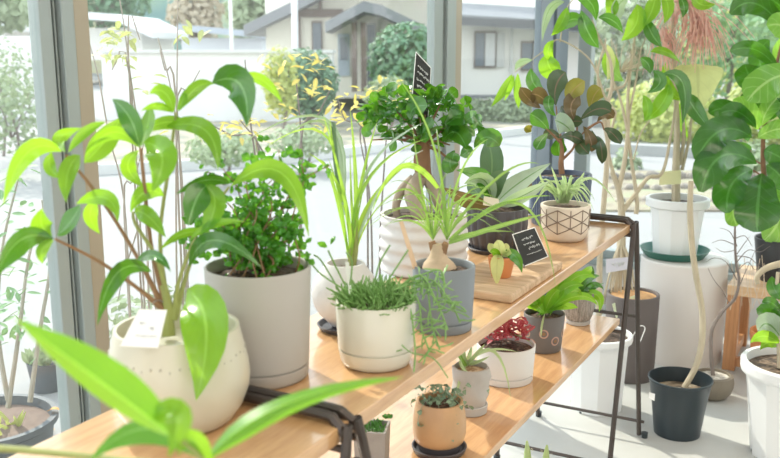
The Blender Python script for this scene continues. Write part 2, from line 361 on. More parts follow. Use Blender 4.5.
# ------------------------------------------------------------ pots
def prof(rb,rt,H,wall=.006,dep=.02,bev=.006,lip=None,shape=None):
    p=[(0.0001,0),(rb-bev,0),(rb-bev*.3,bev*.3),(rb,bev)]
    if shape: p+=[(r,z) for r,z in shape]
    if lip: p+=[(rt-lip[0],H-lip[1]),(rt-.001,H-lip[1]+.001),(rt,H-lip[1]*.5)]
    p+=[(rt,H-.002),(rt-.0015,H-.0003),(rt-wall+.0015,H-.0003),(rt-wall,H-.002),(rt-wall-.001,H-dep-.012),(0.0001,H-dep-.014)]
    return p
def potpart(t,mat,pr,mod=None,seg=64,name='pot'):
    return MB().lathe(pr,seg,mod,c=t.location).build(name,mat,t,flat_angle=50)
def soil(t,r,z,mat=None,sub='soil'):
    def md(a,zz,rr,j): return rr
    c=t.location; m=MB(); n=10; seg=40; vs=[];
    for j in range(n+1):
        for i in range(seg):
            a=2*pi*i/seg; rr=r*j/n; p=(c[0]+rr*math.cos(a),c[1]+rr*math.sin(a))
            h=noise.noise(Vector((p[0]*90,p[1]*90,1)))*.004*(1 if j<n else 0)+.006*(1-(j/n)**2)
            vs.append((p[0],p[1],c[2]+z+h))
    m.add(vs,[(j*seg+i,j*seg+(i+1)%seg,(j+1)*seg+(i+1)%seg,(j+1)*seg+i) for j in range(n) for i in range(seg)])
    return m.build(sub,mat or soilm,t)
def saucer(t,r,h,mat,rb=None,c=None,name='saucer'):
    rb=rb or r*.93
    return MB().lathe([(.0001,0),(rb-.003,0),(rb,.002),(r,h-.001),(r-.001,h),(r-.004,h),(rb-.005,.005),(.0001,.005)],56,c=c or t.location).build(name,mat,t)
def up(p,x,y,z): return Vector((p[0]+x,p[1]+y,p[2]+z))
def PL(x,y,d): return P(x,y,d)
def leaves(t,lst,dm,mat,prof='ellip',name='leaf',**k):
    """each entry: base x,y  mid x,y  tip x,y  width(px)  [depth offset base, mid, tip] [roll] [material]"""
    for e in lst:
        bx,by,mx,my,tx,ty,wpx=e[:7]; ds=e[7] if len(e)>7 and e[7] else (R.uniform(-.01,.01),R.uniform(-.03,.03),R.uniform(-.05,.05)); ro=e[8] if len(e)>8 else R.uniform(-25,25); mt=e[9] if len(e)>9 else mat
        b=PL(bx,by,dm+ds[0]); mm=PL(mx,my,dm+ds[1]); tt=PL(tx,ty,dm+ds[2]); w=wpx/f*dm/max(.5,math.cos(math.radians(ro)))
        m=MB(); leaf(m,b,mm,tt,w,prof,roll=ro,**k); m.build(name,mt,t)
def pix(t,pts,dm,rad,mat,name='stem',seg=8):
    m=MB(); m.tube([PL(p[0],p[1],dm+(p[2] if len(p)>2 else 0)) for p in pts],rad,seg); return m.build(name,mat,t)

# ---- 1 large-leaved plant in the cream pot
c,r,H=potloc(187,440,324,124,SZ)
c=c-Vector((0,.01,0))
t=thing('potted_plant','whorled bright green leafy plant in the round cream pot with a white tag','potted plant',c)
rim=.0915
sh=[(.080,.006),(.093,.026),(.1025,.05),(.105,.07),(.103,.09),(.098,.112),(.0925,.136)]
pp=[(0.0001,0),(.070,0),(.076,.003)]+sh+[(rim,H-.004),(rim-.001,H),(rim-.006,H),(rim-.008,H-.004),(rim-.007,H-.03),(.0001,H-.032)]
p_=potpart(t,cream,pp)
m=MB()
for i in range(46):
    a=2*pi*i/46; z=.112; rr=.0968+.0003
    m.ball((c[0]+(rr+.001)*math.cos(a),c[1]+(rr+.001)*math.sin(a),c[2]+z-(.004 if i%3==0 else 0)),.0020,6,4)
m.build('relief_band',plain('grey glaze',(.46,.44,.37),.4),p_)
soil(t,rim-.009,H-.045)
D=proj(c)[2]
st=[[(170,322,0),(152,250,0),(145,190,-.03),(141,148,-.05)],[(170,320,0),(160,240,.03),(170,160,.02),(176,113,0)],[(168,318,0),(140,262,.0),(105,205,-.03),(66,155,-.08)],[(166,312,0),(140,290,-.02),(100,262,-.05),(55,239,-.09)],[(174,320,0),(178,285,.0),(190,250,0),(196,238,0)],[(175,318,.01),(188,270,.03),(210,215,.04),(229,187,.05)],[(172,318,0),(158,262,-.01),(136,225,-.02),(133,212,-.03)]]
for i,s in enumerate(st): pix(t,s,D,[.0055,.003,.0026,.002],stemb if i in(0,2,3) else stemg)
pix(t,[(169,336),(168,320),(167,300),(163,285)],D,[.010,.009,.007,.005],stemg)
leaves(t,[
 (62,152,28,152,3,205,17.6,(-.08,-.12,-.15),10),(66,152,60,138,82,128,13.2,(-.08,-.05,-.03),0),(68,153,86,132,106,122,9.7,(-.08,-.06,-.04),20),
 (80,155,68,172,66,203,16.7,(-.06,-.1,-.12),-10),(52,152,50,168,62,178,11.4,(-.08,-.09,-.1),0),(84,163,104,142,123,116,22.9,(-.06,-.03,0),0),
 (140,148,112,132,84,158,13.2,(-.05,-.06,-.08),35,L_bright),(139,147,130,118,112,99,19.4,(-.05,-.06,-.04),15,L_dark),(141,147,148,125,150,104,14.1,(-.05,-.02,.0),40),
 (143,142,162,156,152,192,29.0,(-.05,-.1,-.12),0),(139,150,128,168,146,188,15.8,(-.05,-.0,.0),10),
 (174,112,164,92,149,94,15.0,(0,-.02,-.03),0),(174,113,158,106,141,111,7.9,(0,-.04,-.06),10),(177,110,183,100,184,90,7.9,(0,0,.02),0),
 (178,112,196,88,214,84,13.2,(0,.02,.03),0),(212,83,240,84,247,127,31.7,(.0,-.03,-.05),-25,L_dark),(238,78,262,80,283,104,11.4,(.02,.05,.06),0),
 (165,127,205,130,218,171,18.5,(0,-.03,-.05),10),(200,133,168,122,142,136,14.1,(.02,.0,-.03),15),
 (54,239,20,240,-4,278,21.1,(-.09,-.12,-.16),50,L_dark),(54,240,42,250,43,264,10.6,(-.09,-.1,-.1),0),(52,236,42,226,42,208,21.1,(-.09,-.08,-.1),5),(57,236,72,220,80,204,15.0,(-.09,-.1,-.1),45,L_dark),(76,204,106,198,118,222,15.8,(-.05,-.06,-.08),0),
 (152,272,118,272,97,326,17.6,(-.02,-.06,-.1),48,L_dark),(136,262,154,256,171,272,10.6,(-.02,-.06,-.08),20,L_dark),
 (206,186,196,200,188,226,26.4,(.0,-.03,-.05),5,L_dark),(205,185,215,205,200,238,22.9,(.0,.0,.0),-10),(230,187,280,172,309,237,21.1,(.05,.03,.0),5),(230,184,205,180,176,194,13.2,(.04,0,-.03),52,L_dark),
 (189,267,214,240,262,268,16.7,(0,-.06,-.08),10,L_dark),(187,289,206,325,196,401,43.7,(-.02,-.11,-.14),-12,L_bright),
 (190,240,214,224,246,222,8.8,(0,0,0),10),(164,196,145,192,130,213,16.7,(.0,-.03,-.05),0),(134,212,148,216,166,238,16.7,(-.02,-.04,-.05),0),
 (98,200,90,215,100,234,14.1,(-.04,-.02,0),20),(160,250,190,232,222,240,8.8,(0,.03,.05),10)],D,L_bright,'ellip',fold=.22)
# tag
a0=PL(139,309,D-.105);b0=PL(167,310,D-.105);c0=PL(158,348,D-.13);d0=PL(120,346,D-.13)
tg=thing('plant_tag','white paper plant tag with faint grey print hanging on the cream pot','plant tag',(a0+c0)/2)
def card(t,a,b,cc,dd,th,mat,name):
    n=(b-a).cross(dd-a).normalized()*th
    return MB().add([a,b,cc,dd,a+n,b+n,cc+n,dd+n],[(0,1,2,3),(7,6,5,4),(0,4,5,1),(1,5,6,2),(2,6,7,3),(3,7,4,0)]).build(name,mat,t,smooth=False)
def scribble(t,a,b,cc,dd,rows,mat,name='lettering',th=.0006,wt=.0012,off=.0012,side=1):
    """small irregular pen strokes laid on a card"""
    m=MB(); n=(b-a).cross(dd-a).normalized()*side*off
    def q(u,v): return a*(1-u)*(1-v)+b*u*(1-v)+cc*u*v+dd*(1-u)*v+n
    for (v,u0,u1,hh) in rows:
        u=u0
        while u<u1:
            du=R.uniform(.02,.05)
            pts=[q(u,v-hh*R.random()),q(u+du*.5,v+hh*R.uniform(-.5,1)),q(u+du,v-hh*R.random())]
            m.tube(pts,wt/2,4,1); u+=du*1.25
    return m.build(name,mat,t)
card(tg,a0,b0,c0,d0,.0006,paper,'card')
fs=1 if (b0-a0).cross(d0-a0).dot(CAM-a0)>0 else -1
scribble(tg,a0,b0,c0,d0,[(.38,.25,.42,.03),(.52,.62,.72,.05),(.72,.3,.85,.02)],ink,side=fs,wt=.0007)
MB().tube([PL(152,314,D-.105),PL(151,306,D-.07),PL(158,300,D-.02),PL(166,304,D-.0)],.0006,5).build('string',ink,tg)

# ---- foreground plant whose pot stands below the frame
c=Vector((-.86,.54,SZ))
t=thing('potted_plant','nearest leafy plant with long blurred green leaves reaching in from below','potted plant',c)
potpart(t,cream,prof(.05,.06,.09)); soil(t,.053,.075)
s1=P(200,472,.80); 
m=MB(); m.tube([c+Vector((0,0,.08)),c+Vector((.02,.02,.13)),P(215,470,.82)],[.004,.004,.003]).build('stem',stemg,t)
m=MB(); leaf(m,P(178,440,.78),P(108,388,.74),P(14,318,.70),.036,roll=22,fold=-.8); m.build('leaf',L_fore,t)
m=MB(); leaf(m,P(146,418,.77),P(176,416,.76),P(168,458,.75),.026,roll=20,fold=.3); m.build('leaf',L_bright,t)
m=MB(); leaf(m,P(205,462,.82),P(285,404,.84),P(404,377,.90),.021,roll=15,fold=-.7,prof='lance'); m.build('leaf',L_fore,t)
m=MB(); leaf(m,P(206,462,.82),P(150,428,.80),P(88,462,.78),.034,roll=45,fold=.2); m.build('leaf',L_dark,t)
m=MB(); leaf(m,P(214,470,.82),P(192,440,.80),P(178,456,.78),.02,roll=10,fold=.2); m.build('leaf',L_bright,t)
m=MB(); m.tube([P(215,470,.82),P(176,436,.78)],.0022).build('stem',stemg,t)

# ---- 2 big grey cylinder
c,r,H=potloc(256,396,267,106,SZ)
c=c+Vector((0,.016,0))
t=thing('potted_plant','small round-leaved shrub in the large smooth warm grey cylinder pot','potted plant',c)
potpart(t,warmgrey,prof(.081,.088,H,wall=.005,dep=.012,shape=[(.082,.0235),(.078,.0242),(.078,.0268),(.0822,.0275)])); soil(t,.081,H-.02)
D=proj(c)[2]; fm=MB(); sm=MB()
def curl(mb,p,rr):
    h=Vector((R.uniform(-1,1),R.uniform(-1,1),R.uniform(-.3,1))).normalized(); q=h.cross(Vector((R.uniform(-1,1),R.uniform(-1,1),R.uniform(-1,1)))).normalized()
    leaf(mb,p-q*rr,p+h*rr*.5,p+q*rr,rr*1.9,'round',nh=h,fold=-.1,cup=.5,nc=4,ns=6)
tops=[(262,140),(285,148),(300,152),(310,158),(326,168),(205,170),(195,190),(218,160),(240,178),(188,215),(180,232),(250,200),(275,205),(292,190),(302,215),(232,205),(285,225),(270,180),(305,235),(210,225),(200,245),(255,215)]
for (x,y) in tops:
    dd=R.uniform(-.07,.07); b=up(c,R.uniform(-.05,.05),R.uniform(-.05,.05),H-.018); e=PL(x,y,D+dd)
    pts=[b]; n=7
    for k in range(1,n+1):
        s=k/n; q=b.lerp(e,s)+Vector((R.uniform(-.012,.012),R.uniform(-.012,.012),R.uniform(-.006,.006)+.02*math.sin(s*pi))); pts.append(q)
    sm.tube(pts,[.0016,.0008],5,3)
    for k in range(1,n+1):
        for z in range(4 if y<180 else 5):
            v=(R.random()**.6); q=pts[k-1].lerp(pts[k],v)+Vector((R.uniform(-.014,.014),R.uniform(-.014,.014),R.uniform(-.012,.012)))
            if y<215 and k<3 and R.random()<.5: continue
            curl(fm,q,R.uniform(.0055,.0095))
for k in range(170):
    q=PL(R.gauss(262,28),R.uniform(222,268),D+R.uniform(-.07,.07)); curl(fm,q,R.uniform(.006,.0105))
for (x,y,w_) in ((266,138,9),(289,150,10),(298,152,9),(312,165,12),(320,168,10),(200,232,14),(255,230,12)):
    q=PL(x,y,D-.04); curl(fm,q,w_/f*D/2)
sm.build('stem',stemb,t); fm.build('foliage',leafmat('round small leaf',(.07,.27,.03),(.28,.65,.04),None,.38,.2,nv=1,vs=0),t)

# ---- 3 ball pot palm
c,r,H=potloc(348,338,266,62,SZ); c=c+Vector((-.006,.0,0))
t=thing('potted_palm','upright yellow-green palm seedling in the white ball-shaped pot','potted palm',c)
bs=[]
for k in range(1,10):
    a=-62+k*(62+58)/10; bs.append((.0655*math.cos(math.radians(a)),.012+.062+.066*math.sin(math.radians(a))))
Hb=.012+.066+.056
potpart(t,roughwhite,[(.0001,.008),(.026,.008),(.03,.012)]+bs+[(.038,Hb),(.034,Hb),(.032,Hb-.02),(.0001,Hb-.022)])
saucer(t,.056,.012,charcoal,rb=.05); soil(t,.032,Hb-.014)
D=proj(c)[2]; b=(352,262)
for e in [((350,262),(346,205),(322,110),7,0,L_palm),((354,262),(356,190),(350,108),8,0,L_palm),((350,245),(338,185),(306,152),6,0,L_palm),((348,250),(332,180),(318,160),6,20,L_palm),
 ((352,235),(372,165),(425,122),6,40,L_glare_pale),((352,240),(372,175),(428,138),6,45,L_palm),((354,230),(362,180),(378,118),6,20,L_palm),((355,250),(372,200),(416,158),8,20,L_palm),((354,255),(384,185),(424,150),5,60,L_glare_pale),
 ((345,215),(332,128),(286,136),8,55,L_glare_pale),((343,205),(325,118),(232,150),5,45,L_glare_pale),((341,200),(322,132),(262,150),4,40,L_palm),((340,195),(333,125),(337,148),9,30,L_snake),((345,210),(335,160),(330,118),6,10,L_palm),
 ((354,262),(366,225),(392,192),3,0,L_palm),((350,262),(358,215),(364,186),3,0,L_palm),((356,262),(352,210),(350,150),5,0,L_palm),((348,258),(340,200),(328,158),4,0,L_palm)]:
    leaves(t,[(*e[0],*e[1],*e[2],e[3]*.62,(0,R.uniform(-.03,.02),R.uniform(-.09,.05)),e[4],e[5])],D,L_palm,'grass',fold=.35,nc=2)
pix(t,[(350,268),(351,250),(352,225)],D,[.005,.006,.004],stemg); pix(t,[(354,268),(356,248),(356,220)],D,[.004,.005,.003],stemg)

# ---- 4 rhipsalis
c,r,H=potloc(376,376,299,81,SZ)
t=thing('potted_rhipsalis','bushy trailing rhipsalis in the short off-white pot at the centre of the shelf','potted rhipsalis',c)
potpart(t,offwhite,prof(.063,.0705,H,wall=.005,dep=.015,bev=.012,shape=[(.066,.030),(.0625,.0308),(.0625,.0334),(.0665,.0342)]))
soil(t,.064,H-.022); D=proj(c)[2]
fm=MB()
def sprig(mb,p,dirv,n=4,l=.014,rr=.0021,sp=.9):
    for k in range(n):
        e=p+dirv*l; mb.tube([p,(p+e)/2+Vector((R.uniform(-1,1),R.uniform(-1,1),R.uniform(-1,1)))*.001,e],[rr*.7,rr,rr*.55],5,1)
        p=e; dirv=(dirv+Vector((R.uniform(-1,1),R.uniform(-1,1),R.uniform(-.7,1)))*.45*sp).normalized()
    return p,dirv
for i in range(460):
    a=R.uniform(0,2*pi); q=R.random()**.5*.058; b=up(c,q*math.cos(a),q*math.sin(a),H-.012+R.uniform(0,.03)*(1-q/.07))
    dv=Vector((math.cos(a)*q*17+R.uniform(-.4,.4),math.sin(a)*q*17+R.uniform(-.4,.4),R.uniform(.35,1.1))).normalized()
    p,dv=sprig(fm,b,dv,R.choice((2,3,3,4)),R.uniform(.007,.011),R.uniform(.0012,.0019))
fm.build('foliage',L_rhip,t)
for k,pts in enumerate([[(395,290),(420,275),(436,300),(448,330)],[(400,288),(425,285),(432,325),(440,350)],[(400,292),(418,300),(422,330),(430,352)],[(402,285),(432,280),(452,305),(460,322)],[(392,294),(408,300),(415,345),(414,372)],[(392,296),(395,320),(396,336),(410,352),(433,358),(448,378)],[(396,337),(384,346),(390,352),(402,350)],[(398,286),(440,270),(445,300),(462,302)],[(340,292),(322,262),(314,255)],[(345,285),(335,265),(328,250)],[(350,285),(352,262),(346,252)],[(375,280),(380,262),(390,245)],[(385,285),(400,262),(408,250)],[(345,290),(322,275),(310,262)]]):
    m=MB(); n=len(pts); Q=[PL(x,y,D-.05-.02*(i/n)) for i,(x,y) in enumerate(pts)]
    m.tube(Q,.0012 if k in(5,6) else .0016,5,5)
    if k in (0,1,2,3,7):
        for i in range(1,n):
            for _ in range(7):
                s=R.random(); p=Q[i-1].lerp(Q[i],s); sprig(m,p,Vector((R.uniform(-1,1),R.uniform(-1,1),R.uniform(-1,.4))).normalized(),2,.014,.0017)
    m.build('trailing_stem',L_rhip,t)
card(t,PL(345,262,D-.04),PL(349,262,D-.04),PL(352,294,D-.035),PL(349,295,D-.035),.001,paper,'plant_label')

# ---- 5 ribbed white pot + ginseng ficus
c,r,H=potloc(423,280,213,87,SZ)
t=thing('ginseng_ficus','ginseng ficus bonsai with fat bare roots in the white ribbed pot','bonsai',c)
def rib(a,z,rr,j): return rr
rp=[]
for k in range(0,41):
    z=.006+k/40*(H-.012); rp.append((r*(.95+.05*math.sin(z/H*pi))+.0028*math.sin(z/.0305*2*pi),z))
potpart(t,roughwhite,[(.0001,0),(r*.9,0)]+rp+[(r-.002,H),(r-.010,H),(r-.012,H-.02),(.0001,H-.022)]); soil(t,r-.011,H-.014)
D=proj(c)[2]
m=MB()
m.tube([PL(424,226,D-.03),PL(417,208,D-.03),PL(413,192,D-.01),PL(422,174,D)],[.018,.021,.022,.017],14,6)
m.tube([PL(444,222,D),PL(440,205,D-.01),PL(434,190,D),PL(424,172,D)],[.010,.014,.017,.013],12,6)
m.tube([PL(399,224,D+.0),PL(396,206,D+.0),PL(402,190,D),PL(414,178,D)],[.008,.010,.012,.012],12,6)
MB().tube([PL(424,178,D),PL(422,160,D),PL(424,138,D)],[.020,.022,.014],14,5).build('neck',brownbark,t)
m.build('trunk',plain('ficus trunk',(.36,.29,.22),.8,.4,25,bump=.7,bscale=60),t)
m=MB(); br=[]
for (x,y,dd) in ((380,130,.02),(395,110,-.03),(415,100,.03),(440,105,-.02),(462,120,0),(470,140,.03),(400,140,-.05),(450,145,-.05),(372,140,0),(455,165,-.02),(425,115,-.06)):
    e=PL(x,y,D+dd); q=PL(424,145,D); m.tube([q,q.lerp(e,.5)+Vector((0,0,.008)),e],[.006,.0035,.0015],6,4); br.append(e)
m.build('branch',brownbark,t)
fm=MB()
def obv(mb,p,s,lst=None,prof='obov',wr=.62):
    d=Vector((R.uniform(-1,1),R.uniform(-1,1),R.uniform(-.35,.9))).normalized(); h=(Vector((0,0,1))+Vector((R.uniform(-1,1),R.uniform(-1,1),R.uniform(-.3,.3)))*.8).normalized()
    leaf(mb,p,p+d*s*.5+h*s*.06,p+d*s,s*wr,prof,nh=h,fold=.12,cup=-.1,nc=4,ns=7)
for i in range(270):
    a=R.uniform(0,2*pi); q=R.random()**.5; x=420+60*q*math.cos(a)*.95; y=119+27*q*math.sin(a)
    obv(fm,PL(x,y,D+R.uniform(-.12,.12)*(1-.4*q)),R.uniform(.034,.048))
fm.build('foliage',L_ficus,t)
leaves(t,[(437,110,433,98,438,88,16),(444,102,452,94,458,90,13),(445,125,455,118,462,112,22),(442,142,455,132,466,148,22),(455,150,450,162,453,172,17),(473,130,478,122,482,120,14),(463,124,470,118,477,116,13),(370,118,362,116,359,121,10),(372,122,366,130,372,134,11),(378,105,374,98,376,92,9),(390,118,384,110,388,104,16),(410,120,414,108,428,106,20),(474,148,486,137,500,146,20),(447,170,452,160,454,152,14),(462,146,468,150,460,156,12),(476,126,482,132,480,140,13),(396,98,390,90,398,84,10),(412,98,405,92,402,84,13)],D-.08,L_ficus,'obov',fold=.1)
# black card in the ficus
a0=PL(416,52,D-.02);b0=PL(431,68,D-.0);c0=PL(428,118,D-.0);d0=PL(411,112,D-.02)
tg=thing('plant_sign','tall narrow chalkboard sign standing among the ginseng ficus leaves','plant sign',(a0+c0)/2)
card(tg,a0,b0,c0,d0,.002,black,'board'); fs=1 if (b0-a0).cross(d0-a0).dot(CAM-a0)>0 else -1
scribble(tg,a0,b0,c0,d0,[(.2,.15,.8,.03),(.3,.15,.9,.03),(.42,.15,.85,.03),(.52,.2,.8,.03),(.63,.15,.9,.03)],chalk,side=fs,wt=.0014,off=.003)
MB().tube([a0,b0],.0012,5,1).build('rim',paper,tg); MB().tube([b0,c0],.001,5,1).build('rim',paper,tg); MB().tube([a0,d0],.001,5,1).build('rim',paper,tg)
MB().tube([(c0+d0)/2,Vector((c[0],c[1]+.05,c[2]+H-.02))],.0016,6,1).build('stake',stemb,tg)

# ---- 6 ponytail palm
c,r,H=potloc(443,337,264,62,SZ)
t=thing('ponytail_palm','ponytail palm with bulbous base in the smooth blue-grey pot','potted palm',c)
potpart(t,bluegrey,prof(.056,r,H,wall=.005,dep=.012,bev=.003,shape=[(.0575,.0195),(.0545,.0203),(.0545,.0222),(.0578,.0230)])); soil(t,r-.006,H-.015)
D=proj(c)[2]
m=MB(); zb=H-.012
m.lathe([(.0001,-.004),(.030,-.002),(.034,.004),(.029,.014),(.021,.022),(.016,.03),(.014,.04),(.012,.05),(.0001,.052)],24,lambda a,z,rr,j:rr*(1+.07*math.sin(3*a+z*90)),c=up(c,-.012,0,zb))
m.build('bulb',plain('tan bulb',(.55,.42,.29),.85,.25,40,bump=.8,bscale=90),t)
m=MB(); m.tube([up(c,-.018,0,zb+.03),up(c,-.026,-.002,zb+.055)],[.010,.007],10,1).tube([up(c,-.006,0,zb+.03),up(c,.004,0,zb+.055)],[.010,.006],10,1).build('neck',stemb,t)
for (x0,y0,n) in ((433,240,14),(447,240,14)):
    for i in range(n):
        a=-pi/2+(i/(n-1)-.5)*2.1+R.uniform(-.12,.12); L=R.uniform(40,90); ex=x0+L*math.sin(a+pi/2)*1.1*(1 if True else 0); ey=y0-L*abs(math.cos(a+pi/2))*.9+L*.35*abs(math.sin(a+pi/2))
        mx=x0+L*.55*math.sin(a+pi/2)*.8; my=y0-L*.62*abs(math.cos((a+pi/2)*.8))
        leaves(t,[(x0,y0,mx,my,ex,ey,R.uniform(1.1,1.8),(0,R.uniform(-.08,.05),R.uniform(-.14,.12)),R.uniform(-40,40))],D,L_grass,'grass',name='leaf',fold=.3,nc=2,ns=10)
leaves(t,[(449,240,500,205,552,196,4),(449,243,500,226,545,214,5),(447,236,500,176,540,164,3),(452,240,522,205,556,290,3.2),(447,235,432,140,391,70,2.6,(0,-.05,-.08)),(431,236,420,180,412,122,2.4),(433,238,410,190,374,214,2.6),(433,240,415,222,388,224,2.6),(438,188,402,166,371,214,6,(0,-.04,-.05),25,L_palm),(447,236,462,170,490,138,2.4),(450,240,480,232,514,232,3),(446,236,440,160,436,128,2.6)],D-.02,L_grass,'grass',fold=.3,nc=2,ns=14)
a0=PL(399,222,D-.055);b0=PL(403,221,D-.055);c0=PL(418,268,D-.045);d0=PL(413,269,D-.045)
card(t,a0,b0,c0,d0,.0025,woodmat('pale stick',(.6,.4,.25),(.75,.55,.38),'z',5,.6,0),'wooden_label')

# ---- 7 black fluted pot with broad leaves
c,r,H=potloc(496,256,207,60,SZ)
t=thing('potted_plant','broad-leaved plant with leaves coloured glare-white in the dark vertically fluted pot on its saucer','potted plant',c)
def flute(n,amp,sharp=1):
    return lambda a,z,rr,j: rr-amp*(abs(math.sin(a*n/2))**sharp)*(1 if rr>.02 else 0)
pr=[(.0001,.008),(r*.80,.008),(r*.84,.012),(r*.97,.05),(r*1.0,.075),(r*.99,H-.004),(r*.98,H),(r*.90,H),(r*.89,H-.02),(.0001,H-.022)]
potpart(t,charcoal,pr,lambda a,z,rr,j: rr+(.0052*(abs(math.cos(a*9))-.6) if 1<j<7 else 0),seg=176)
saucer(t,r*.98,.012,charcoal); soil(t,r*.89,H-.014); D=proj(c)[2]
leaves(t,[(487,204,492,160,484,139,24,(0,.02,.05),10,L_snake),(490,205,484,180,456,170,18,(0,-.03,-.04),-20,L_dark),(494,206,515,186,551,163,19,(0,.03,.06),35,L_glare_pale),(497,206,522,196,549,181,13,(0,0,.02),-30,L_glare_pale),(490,206,468,200,443,187,15,(0,-.05,-.07),40,L_brown),(492,204,484,180,464,184,17,(0,-.05,-.06),48,L_glare_pale),(494,202,496,182,510,172,18,(0,-.04,-.03),20,L_snake),(494,206,520,194,532,183,10,(0,.05,.09),-10,L_brown),(489,204,475,190,470,178,14,(0,.03,.06),10,L_snake)],D,L_snake,'ellip',fold=.15)
tg=thing('plant_tag','small blank cream tag tucked under the broad glare-white leaves of the dark fluted pot','plant tag',PL(490,202,D-.08))
card(tg,PL(484,196,D-.085),PL(499,199,D-.08),PL(499,208,D-.082),PL(483,205,D-.085),.0008,plain('cream card',(.75,.70,.55),.7,.02),'card')

# ---- 8 cutting board, terracotta pot, chalk sign
b0=MB().box(-.84,-.663,1.775,2.13,SZ,SZ+.021).build('wooden_board',oldwood,smooth=False,bevel=.005)
tag(b0,'thick rustic wooden board lying on the shelf under the tiny terracotta pot','wooden board')
c=Vector((-.742,1.912,SZ+.021)); t=thing('potted_plant','tiny terracotta pot with a few pale lime leaves on the wooden board','potted plant',c)
potpart(t,terracotta,prof(.023,.031,.05,wall=.004,dep=.01,bev=.003,lip=(.001,.014))); soil(t,.026,.043); D=proj(up(c,0,0,.05))[2]
leaves(t,[(499,254,497,266,497,286,13,(0,-.045,-.05),0,L_yellow),(502,254,515,256,522,273,11,(0,-.03,-.03),-10,L_ficus),(499,255,492,248,489,243,9,(0,0,0),0,L_yellow),(500,255,499,246,497,240,11,(0,-.01,0),0,L_yellow),(501,254,505,248,506,243,9,(0,0,.01),0,L_yellow),(501,256,494,252,490,252,8,(0,-.02,-.03),0,L_bright),(501,256,508,252,507,249,8,(0,-.02,-.02),0,L_yellow)],D,L_yellow,'ellip',fold=.3)
a0=PL(512.5,234.5,2.18);b0=PL(534.5,227.5,2.22);c0=PL(548,256.5,2.24);d0=PL(523.5,266.5,2.19)
tg=thing('plant_sign','black chalkboard sign with white handwriting tilted on a wire stand on the wooden board','plant sign',Vector((-.7,2.03,SZ+.021)))
card(tg,a0,b0,c0,d0,.003,black,'board'); fs=1 if (b0-a0).cross(d0-a0).dot(CAM-a0)>0 else -1
for p,q in ((a0,b0),(b0,c0),(c0,d0),(d0,a0)): MB().tube([p,q],.0013,5,1).build('rim',paper,tg)
scribble(tg,a0,b0,c0,d0,[(.24,.25,.75,.05),(.40,.25,.7,.03),(.55,.4,.85,.06),(.72,.25,.85,.02)],chalk,side=fs,wt=.0012,off=.0032)
bx=Vector((-.70,2.03,SZ+.022)); MB().tube([a0+Vector((0,.004,-.002)),onz(511,262,SZ+.022)],.0013,6,1).build('wire_stand',steel,tg); MB().tube([d0+Vector((0,.004,.004)),onz(524,268,SZ+.022)],.0013,6,1).build('wire_stand',steel,tg)

# ---- 9 navy fluted pot + rubber plant
c,r,H=potloc(562,227,172,60,SZ)
c=c-Vector((0,.03,0))
t=thing('rubber_plant','burgundy-leaved rubber plant in the navy fluted pot at the far end of the shelf','rubber plant',c)
r=.094
potpart(t,navy,prof(r*.92,r,H,wall=.008,dep=.014,bev=.003,shape=[(r*.94,.03),(r*.97,.08),(r,H-.012)]),lambda a,z,rr,j: rr+(.0022*(abs(math.cos(a*22))-.6) if 3<=j<8 else 0),seg=264); soil(t,r-.01,H-.016)
D=proj(c)[2]
pix(t,[(562,174),(561,163),(562,150),(560,138)],D,[.010,.009,.007,.004],brownbark,'trunk')
for s in ([(562,160),(572,150),(577,140),(588,128)],[(561,140),(558,122),(556,106)],[(560,142),(550,132),(545,128)],[(575,145),(577,130),(577,118)],[(587,129),(600,122),(604,130)]): pix(t,s,D,[.005,.003,.002],brownbark,'branch')
leaves(t,[(556,106,556,86,566,72,21.6,None,10,L_rubber),(571,104,572,92,585,81,18.9,None,0,L_olive),(576,122,571,106,580,95,17.6,None,0,L_brown),(590,110,594,96,601,88,17.6,None,10,L_olive),(551,109,541,97,530,94,17.6,None,15,L_brown),(541,108,530,100,520,87,13.5,None,0,L_brown),(549,131,540,120,530,114,17.6,None,0,L_dark),(548,133,541,141,536,150,12.2,None,0,L_dark),(563,135,559,146,560,156,16.2,None,0,L_dark),(580,120,597,109,611,112,16.2,None,20,L_rubber),(572,134,566,126,555,120,20.2,None,30,L_glare_pale),(574,134,580,144,589,154,14.9,None,0,L_rubber),(583,126,590,138,592,152,12.2,None,0,L_brown),(596,136,601,146,602,164,10.8,None,-20,L_rubber),(597,122,606,114,614,118,12.2,None,0,L_brown),(603,129,612,133,621,144,12.2,None,10,L_rubber),(556,116,549,107,550,95,10.8,None,0,L_dark),(560,138,572,136,583,142,12.2),(562,138,552,134,545,138,12.2),(566,130,572,122,583,122,12.2),(562,130,566,116,561,106,12.2),(592,130,594,140,600,148,10.8),(533,126,529,128,526,133,8.1,None,0,L_olive)],D,L_rubber,'obov',fold=.08)
